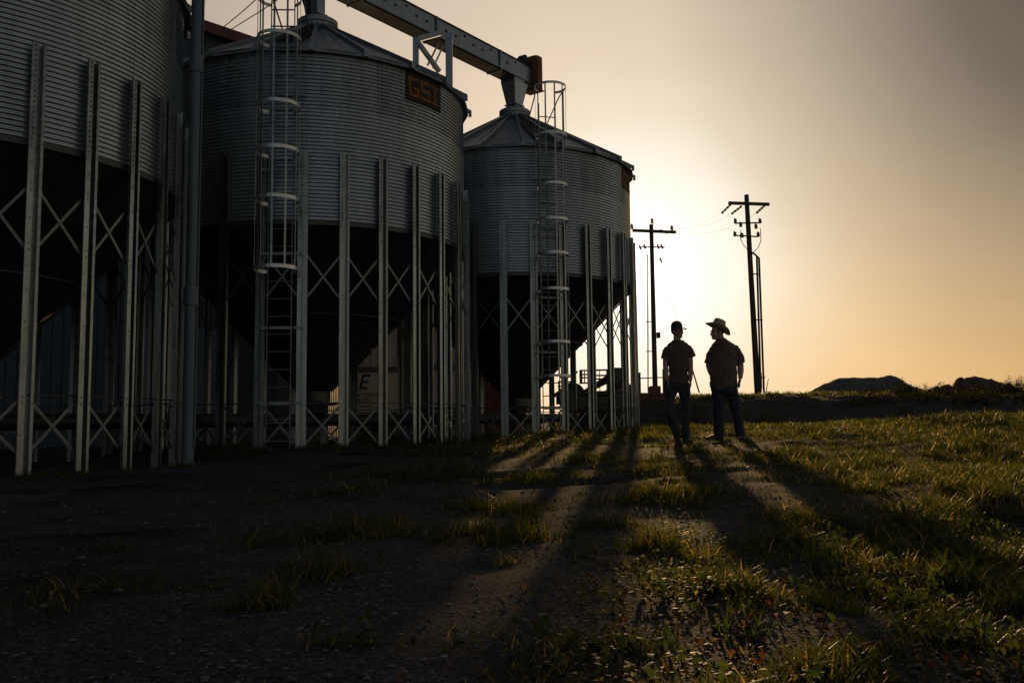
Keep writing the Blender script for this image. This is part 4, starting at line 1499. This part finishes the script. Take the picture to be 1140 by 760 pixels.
t.body([(.003, .01, .865, .150, .11), (.003, .01, .92, .158, .115), (.003, .01, 1.02, .146, .108), (.003, .01, 1.12, .146, .11), (.006, .01, 1.24, .160, .118), (.01, .012, 1.35, .188, .127), (.012, .012, 1.43, .192, .115), (.011, .012, 1.485, .165, .095), (.008, .012, 1.525, .118, .08), (.004, .01, 1.56, .072, .066)])
t.limb([(-.10, .01, 1.45), (-.145, .01, 1.425), (-.180, .015, 1.34), (-.196, .018, 1.27)], [.05, .064, .064, .066])
t.limb([(.12, .01, 1.45), (.165, .01, 1.43), (.205, .012, 1.36), (.224, .013, 1.30)], [.05, .064, .064, .066])
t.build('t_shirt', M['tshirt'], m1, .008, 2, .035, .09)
p = Loft()
p.body([(.0, .01, .76, .16, .105), (.0, .01, .84, .175, .12), (.0, .01, .92, .165, .115)])
p.limb([(-.085, .01, .86), (-.14, -.05, .68), (-.172, -.13, .50), (-.165, -.12, .42), (-.10, .01, .25), (-.01, .085, .07)], [.10, .080, .064, .060, .055, .057])
p.limb([(.085, .01, .86), (.097, .0, .66), (.102, .0, .48), (.098, .01, .3), (.09, .03, .05)], [.10, .08, .064, .060, .064])
p.limb([(-.17, -.04, .93), (-.195, -.07, .85), (-.18, -.06, .76)], [.05, .06, .05])
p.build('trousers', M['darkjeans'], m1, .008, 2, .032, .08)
for hl, toe in (((-.01, .13, -.005), (-.05, -.13, -.005)), ((.08, .08, -.005), (.12, -.18, -.005))):
    s_ = Loft(); shoe(s_, hl, toe); s_.build('shoe', M['boot'], m1, .007, 1)
k_ = Loft()
R = []
for q_, (rr, dz) in enumerate(((.079, .03), (.082, .055), (.080, .09), (.071, .12), (.054, .142), (.028, .155), (.008, .158))):
    R.append((c_head + f1*(-.006) + Vector((0, 0, dz)), r1*rr, f1*rr*1.16))
k_.rings(R)
cap = k_.build('cap', M['cap'], m1, .006, 1)
b = MB()
nb = 13
V = []
for zoff in (0, -.006):
    for k in range(nb):
        a = math.radians(-58 + 116*k/(nb-1))
        e0 = c_head + f1*(math.cos(a)*.093) + r1*(math.sin(a)*.078) + Vector((0, 0, .045+zoff))
        e1 = c_head + f1*(.085+math.cos(a)*.085) + r1*(math.sin(a)*.072) + Vector((0, 0, .028+zoff - .02*math.sin(a)**2))
        V += [e0, e1]
F = []
for k in range(nb-1):
    i = 2*k
    F += [(i, i+1, i+3, i+2), (2*nb+i, 2*nb+i+2, 2*nb+i+3, 2*nb+i+1), (i+1, 2*nb+i+1, 2*nb+i+3, i+3)]
b.add(V, F, 0, True); b.build('brim', M['cap'], cap)
h_ = Loft(); h_.rings([(c_head - f1*.016 + Vector((0, 0, dz)), r1*rr, f1*rr*1.02) for dz, rr in ((-.05, .055), (-.02, .076), (.02, .081), (.05, .082))]); h_.build('hair', M['hair'], m1, .006, 1)

# --- man in the cowboy hat
x0 = at(808, 488, 13.6).x
m2 = empty('person', (x0, 13.6, hz(x0, 13.6)), 'stout man in a pale cowboy hat, untucked shirt and jeans', 'person')
yaw2 = math.radians(-38)
face2 = math.radians(-78)
bd = Loft()
c2 = Vector((-.075, -.02, 1.615))
f2, r2 = head(bd, c2, face2, 1.04)
bd.body([(.0, .01, 1.36, .09, .085), (-.015, .0, 1.44, .08, .075), (-.04, -.005, 1.51, .07, .07), (-.06, -.015, 1.58, .065, .068)])
bd.body([(.0, 0, .72, .13, .10), (.0, 0, .85, .14, .12), (.0, 0, 1.0, .145, .13), (.0, 0, 1.15, .145, .125), (.005, 0, 1.28, .15, .105), (.01, 0, 1.36, .13, .09), (.0, 0, 1.43, .09, .08)], yaw2)
bd.limb([(.17, -.05, 1.30), (.225, -.05, 1.24), (.25, -.02, 1.11), (.245, -.05, 1.02), (.225, -.09, .91)], [.065, .058, .05, .047, .033])
hand(bd, (.225, -.09, .91), (-.35, -.25, -1), (.2, -.9, .2), -1, .4)
bd.limb([(-.14, .09, 1.30), (-.165, .10, 1.24), (-.19, .12, 1.11), (-.17, .10, 1.02), (-.14, .05, .91)], [.062, .056, .048, .045, .032])
hand(bd, (-.14, .05, .91), (.25, -.3, -1), (-.2, -.9, .2), 1, .4)
bd.limb([(-.075, .0, .78), (-.10, -.01, .6), (-.105, -.01, .42), (-.10, .0, .25), (-.095, .01, .08)], [.07, .06, .048, .045, .036])
bd.limb([(.09, .02, .78), (.14, .02, .6), (.175, .03, .42), (.205, .05, .25), (.235, .07, .08)], [.07, .06, .048, .045, .036])
bd.build('body', M['skin'], m2, .0055, 2)
add_eyes(m2, c2, f2, r2)
t = Loft()
t.body([(-.005, 0, .735, .195, .165), (-.005, 0, .80, .200, .175), (-.003, 0, .95, .202, .19), (.0, 0, 1.08, .204, .185), (.005, 0, 1.22, .208, .165), (.01, 0, 1.32, .207, .145), (.01, 0, 1.385, .195, .135), (.0, 0, 1.44, .145, .115), (-.015, 0, 1.49, .09, .085)], yaw2)
t.limb([(.10, -.03, 1.36), (.165, -.045, 1.34), (.215, -.05, 1.25), (.24, -.04, 1.14)], [.06, .078, .078, .08])
t.limb([(-.08, .06, 1.37), (-.125, .08, 1.34), (-.160, .10, 1.25), (-.175, .11, 1.15)], [.06, .075, .077, .08])
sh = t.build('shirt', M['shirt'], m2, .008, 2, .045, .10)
b = Loft(); b.rings([((-.012, -.0, 1.475), Vector((.088, 0, 0)), Vector((0, .088, 0))), ((-.03, -.005, 1.515), Vector((.082, 0, 0)), Vector((0, .08, 0)))]); b.build('collar', M['shirt'], sh, .007, 1)
p = Loft()
p.body([(.0, 0, .68, .18, .14), (.0, 0, .76, .195, .165), (.0, 0, .86, .19, .17)], yaw2)
p.limb([(-.075, .0, .8), (-.095, -.005, .62), (-.10, -.01, .45), (-.10, .0, .25), (-.098, .01, .05)], [.115, .10, .082, .076, .078])
p.limb([(.09, .02, .8), (.135, .02, .62), (.175, .03, .44), (.205, .05, .25), (.235, .07, .05)], [.115, .10, .082, .074, .076])
p.build('jeans', M['jeans'], m2, .008, 2, .032, .08)
for hl, toe in (((-.05, .04, -.005), (-.32, -.06, -.005)), ((.27, .12, -.005), (.17, -.15, -.005))):
    s_ = Loft(); shoe(s_, hl, toe, .048, .12); s_.build('boot', M['boot'], m2, .007, 1)
# cowboy hat: tilted, brim rolled at the sides
hat_c = c2 + Vector((.0, 0, .045))
tiltM = Matrix.Rotation(math.radians(-21), 3, r2)
fH = (tiltM @ f2).normalized(); uH = r2.cross(fH).normalized()
if uH.z < 0: uH = -uH
if fH.z < 0: 
    tiltM = Matrix.Rotation(math.radians(21), 3, r2); fH = (tiltM @ f2).normalized(); uH = fH.cross(r2) if fH.cross(r2).z > 0 else r2.cross(fH)
k_ = Loft()
R = []
for (rr, rf, dz) in ((.086, .104, .0), (.088, .106, .03), (.082, .10, .08), (.072, .092, .125), (.055, .080, .148), (.02, .04, .150)):
    R.append((hat_c - f2*.005 + uH*dz, r2*rr, fH*rf))
k_.rings(R)
hat = k_.build('cowboy_hat', M['straw'], m2, .006, 2)
b = MB()
V = []
nb, nr = 40, 5
for zoff in (.004, -.004):
    for j in range(nr):
        t_ = j/(nr-1)
        for k in range(nb):
            a = 2*PI*k/nb
            rf = .100 + (.208-.100)*t_; rr = .082 + (.150-.082)*t_
            lift = .05*(math.sin(a)**2)*t_**1.5 - .012*t_*(math.cos(a)**2) + (.02*t_ if math.cos(a) > 0 else -.012*t_)*abs(math.cos(a))
            V.append(hat_c - f2*.005 + fH*math.cos(a)*rf + r2*math.sin(a)*rr + uH*(lift+zoff))
F = []
NN = nb*nr
for j in range(nr-1):
    for k in range(nb):
        k2 = (k+1) % nb
        F.append((j*nb+k, j*nb+k2, (j+1)*nb+k2, (j+1)*nb+k)); F.append((NN+j*nb+k, NN+(j+1)*nb+k, NN+(j+1)*nb+k2, NN+j*nb+k2))
for k in range(nb):
    k2 = (k+1) % nb
    F.append(((nr-1)*nb+k, (nr-1)*nb+k2, NN+(nr-1)*nb+k2, NN+(nr-1)*nb+k))
b.add(V, F, 0, True); b.build('brim', M['straw'], hat)
b = MB()
for k in range(28):
    a, a2 = 2*PI*k/28, 2*PI*(k+1)/28
    P = []
    for aa, dz in ((a, .006), (a2, .006), (a2, .030), (a, .030)):
        P.append(hat_c - f2*.005 + fH*math.cos(aa)*.1095 + r2*math.sin(aa)*.0915 + uH*dz)
    b.add(P, [(0, 1, 2, 3)], 0, True)
b.build('hat_band', M['hatband'], hat)
h_ = Loft(); h_.rings([(c2 - f2*.018 + Vector((0, 0, dz)), r2*rr, f2*rr*1.0) for dz, rr in ((-.06, .055), (-.02, .078), (.02, .084), (.06, .086))]); h_.build('hair', M['hair'], m2, .006, 1)

# ------------------------------------------------------------------ light, sky
sun_d = bpy.data.lights.new('sun', 'SUN')
sun_d.energy = 4.6
sun_d.angle = math.radians(.8)
sun_d.color = (1.0, .62, .26)
sun = bpy.data.objects.new('sun', sun_d)
C.objects.link(sun)
sun.rotation_euler = SUN_DIR.to_track_quat('Z', 'Y').to_euler()
sun.location = (10, 60, 20)

W = bpy.data.worlds.new('World')
SC.world = W
W.use_nodes = True
nt = W.node_tree
nt.nodes.clear()
out = nt.nodes.new('ShaderNodeOutputWorld')
bg = nt.nodes.new('ShaderNodeBackground')
sky = nt.nodes.new('ShaderNodeTexSky')
sky.sky_type = 'NISHITA'
sky.sun_disc = False
sky.sun_elevation = SUN_EL
sky.sun_rotation = SUN_AZ
sky.air_density = 1.0
sky.dust_density = 6.0
sky.ozone_density = 1.0

# hazy evening air: the clear-sky model plus the broad warm aureole round the low sun,
# a low belt added right and behind to light the bin metal, and a darker grey area high up to the sun's right
def N(t, **kw):
    n = nt.nodes.new(t)
    for k, v in kw.items(): setattr(n, k, v)
    return n
def math_(op, a, b=None, c=None):
    n = N('ShaderNodeMath', operation=op)
    for i, v in enumerate((a, b, c)):
        if v is None: continue
        if hasattr(v, 'links'): nt.links.new(v, n.inputs[i])
        else: n.inputs[i].default_value = v
    return n.outputs[0]
tc = N('ShaderNodeTexCoord')
def angle_to(v):
    d = N('ShaderNodeVectorMath', operation='DOT_PRODUCT')
    nt.links.new(tc.outputs['Generated'], d.inputs[0]); d.inputs[1].default_value = v
    cl = math_('MINIMUM', math_('MAXIMUM', d.outputs['Value'], -1.0), 1.0)
    return math_('MULTIPLY', math_('ARCCOSINE', cl), 180/PI)
def vmul(a, b):
    n = N('ShaderNodeMix', data_type='RGBA', blend_type='MULTIPLY'); n.inputs[0].default_value = 1
    nt.links.new(a, n.inputs[6]); nt.links.new(b, n.inputs[7]); return n.outputs[2]
def vadd(a, b):
    n = N('ShaderNodeMix', data_type='RGBA', blend_type='ADD'); n.inputs[0].default_value = 1
    nt.links.new(a, n.inputs[6]); nt.links.new(b, n.inputs[7]); return n.outputs[2]
def vscale(a, k):
    n = N('ShaderNodeVectorMath', operation='SCALE'); nt.links.new(a, n.inputs[0])
    if hasattr(k, 'links'): nt.links.new(k, n.inputs['Scale'])
    else: n.inputs['Scale'].default_value = k
    return n.outputs[0]
theta = angle_to(SUN_DIR)
sep = N('ShaderNodeSeparateXYZ'); nt.links.new(tc.outputs['Generated'], sep.inputs[0])
elev = math_('MULTIPLY', math_('ARCSINE', sep.outputs['Z']), 180/PI)
def rampdeg(stops, fac, top):
    return ramp(nt, [(p/top, c) for p, c in stops], math_('DIVIDE', fac, top))
aure = rampdeg([(0, (4.0, 3.6, 3.0)), (.8, (2.2, 2.0, 1.7)), (2.5, (1.3, 1.2, 1.06)), (5, (1.08, 1.0, .89)), (7, (.96, .87, .75)), (9.5, (.86, .735, .575)), (13, (.79, .64, .48)), (18, (.69, .55, .41)),
                (26, (.60, .485, .37)), (36, (.30, .25, .20)), (50, (.13, .12, .115)), (75, (.068, .078, .092)), (110, (.070, .086, .112)), (180, (.070, .089, .120))], theta, 180.0)
warm = rampdeg([(0, (1.30, .98, .52)), (4, (1.22, .98, .60)), (10, (1.1, 1.0, .80)), (18, (1.0, 1.0, 1.0)), (30, (1.0, 1.02, 1.08)), (45, (.7, .74, .82)), (90, (.6, .7, .85))], math_('MAXIMUM', elev, 0.0), 90.0)
near_w = N('ShaderNodeMix', data_type='RGBA')                     # right round the sun the air stays white
wfac = rampdeg([(0, (0, 0, 0)), (6, (.1, .1, .1)), (14, (.8, .8, .8)), (22, (1, 1, 1))], theta, 180.0)
nt.links.new(wfac, near_w.inputs[0]); near_w.inputs[6].default_value = (1, 1, 1, 1); nt.links.new(warm, near_w.inputs[7])
grey = rampdeg([(0, (.16, .16, .16)), (9, (.25, .25, .25)), (17, (.62, .62, .62)), (25, (.94, .94, .94)), (31, (1, 1, 1))], angle_to(GREY_DIR), 180.0)
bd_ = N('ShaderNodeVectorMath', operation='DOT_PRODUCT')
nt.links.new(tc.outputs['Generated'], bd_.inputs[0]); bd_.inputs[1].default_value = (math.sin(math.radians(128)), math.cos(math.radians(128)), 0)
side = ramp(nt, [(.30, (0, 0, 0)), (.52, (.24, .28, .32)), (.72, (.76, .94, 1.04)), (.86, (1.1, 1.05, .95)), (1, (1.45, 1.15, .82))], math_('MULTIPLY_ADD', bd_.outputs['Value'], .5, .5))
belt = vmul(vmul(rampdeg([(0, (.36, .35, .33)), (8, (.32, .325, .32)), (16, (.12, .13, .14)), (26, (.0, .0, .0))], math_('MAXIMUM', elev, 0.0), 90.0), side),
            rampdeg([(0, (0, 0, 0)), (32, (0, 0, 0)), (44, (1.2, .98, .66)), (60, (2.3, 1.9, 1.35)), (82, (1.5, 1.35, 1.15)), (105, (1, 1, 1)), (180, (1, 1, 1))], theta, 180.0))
ld = N('ShaderNodeVectorMath', operation='DOT_PRODUCT')            # sky dimmed at far left for unseen buildings, to darken the bins' left sides
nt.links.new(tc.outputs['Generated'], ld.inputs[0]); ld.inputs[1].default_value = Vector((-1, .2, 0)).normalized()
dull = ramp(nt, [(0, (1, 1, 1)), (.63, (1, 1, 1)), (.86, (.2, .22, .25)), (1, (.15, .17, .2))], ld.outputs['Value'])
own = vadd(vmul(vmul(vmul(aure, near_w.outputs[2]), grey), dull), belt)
mp = N('ShaderNodeMapping'); mp.inputs['Scale'].default_value = (1.6, 1.6, 14); nt.links.new(tc.outputs['Generated'], mp.inputs[0])
streak = ramp(nt, [(.3, (.985, .986, .988)), (.7, (1.012, 1.011, 1.01))], noise_tex(nt, 2.2, 5, .6, vec=mp.outputs[0]))   # faint dust layers
own = vmul(own, streak)
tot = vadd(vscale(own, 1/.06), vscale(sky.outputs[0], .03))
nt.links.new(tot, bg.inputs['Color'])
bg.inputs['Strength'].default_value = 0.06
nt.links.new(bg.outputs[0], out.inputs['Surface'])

# ------------------------------------------------------------------ render settings
SC.view_settings.view_transform = 'Standard'
SC.view_settings.look = 'None'
SC.view_settings.gamma = 1.0
SC.view_settings.exposure = 0.0
SC.view_settings.use_curve_mapping = False
SC.render.engine = 'CYCLES'
SC.cycles.use_denoising = True
SC.cycles.max_bounces = 6
SC.cycles.sample_clamp_indirect = 4.0
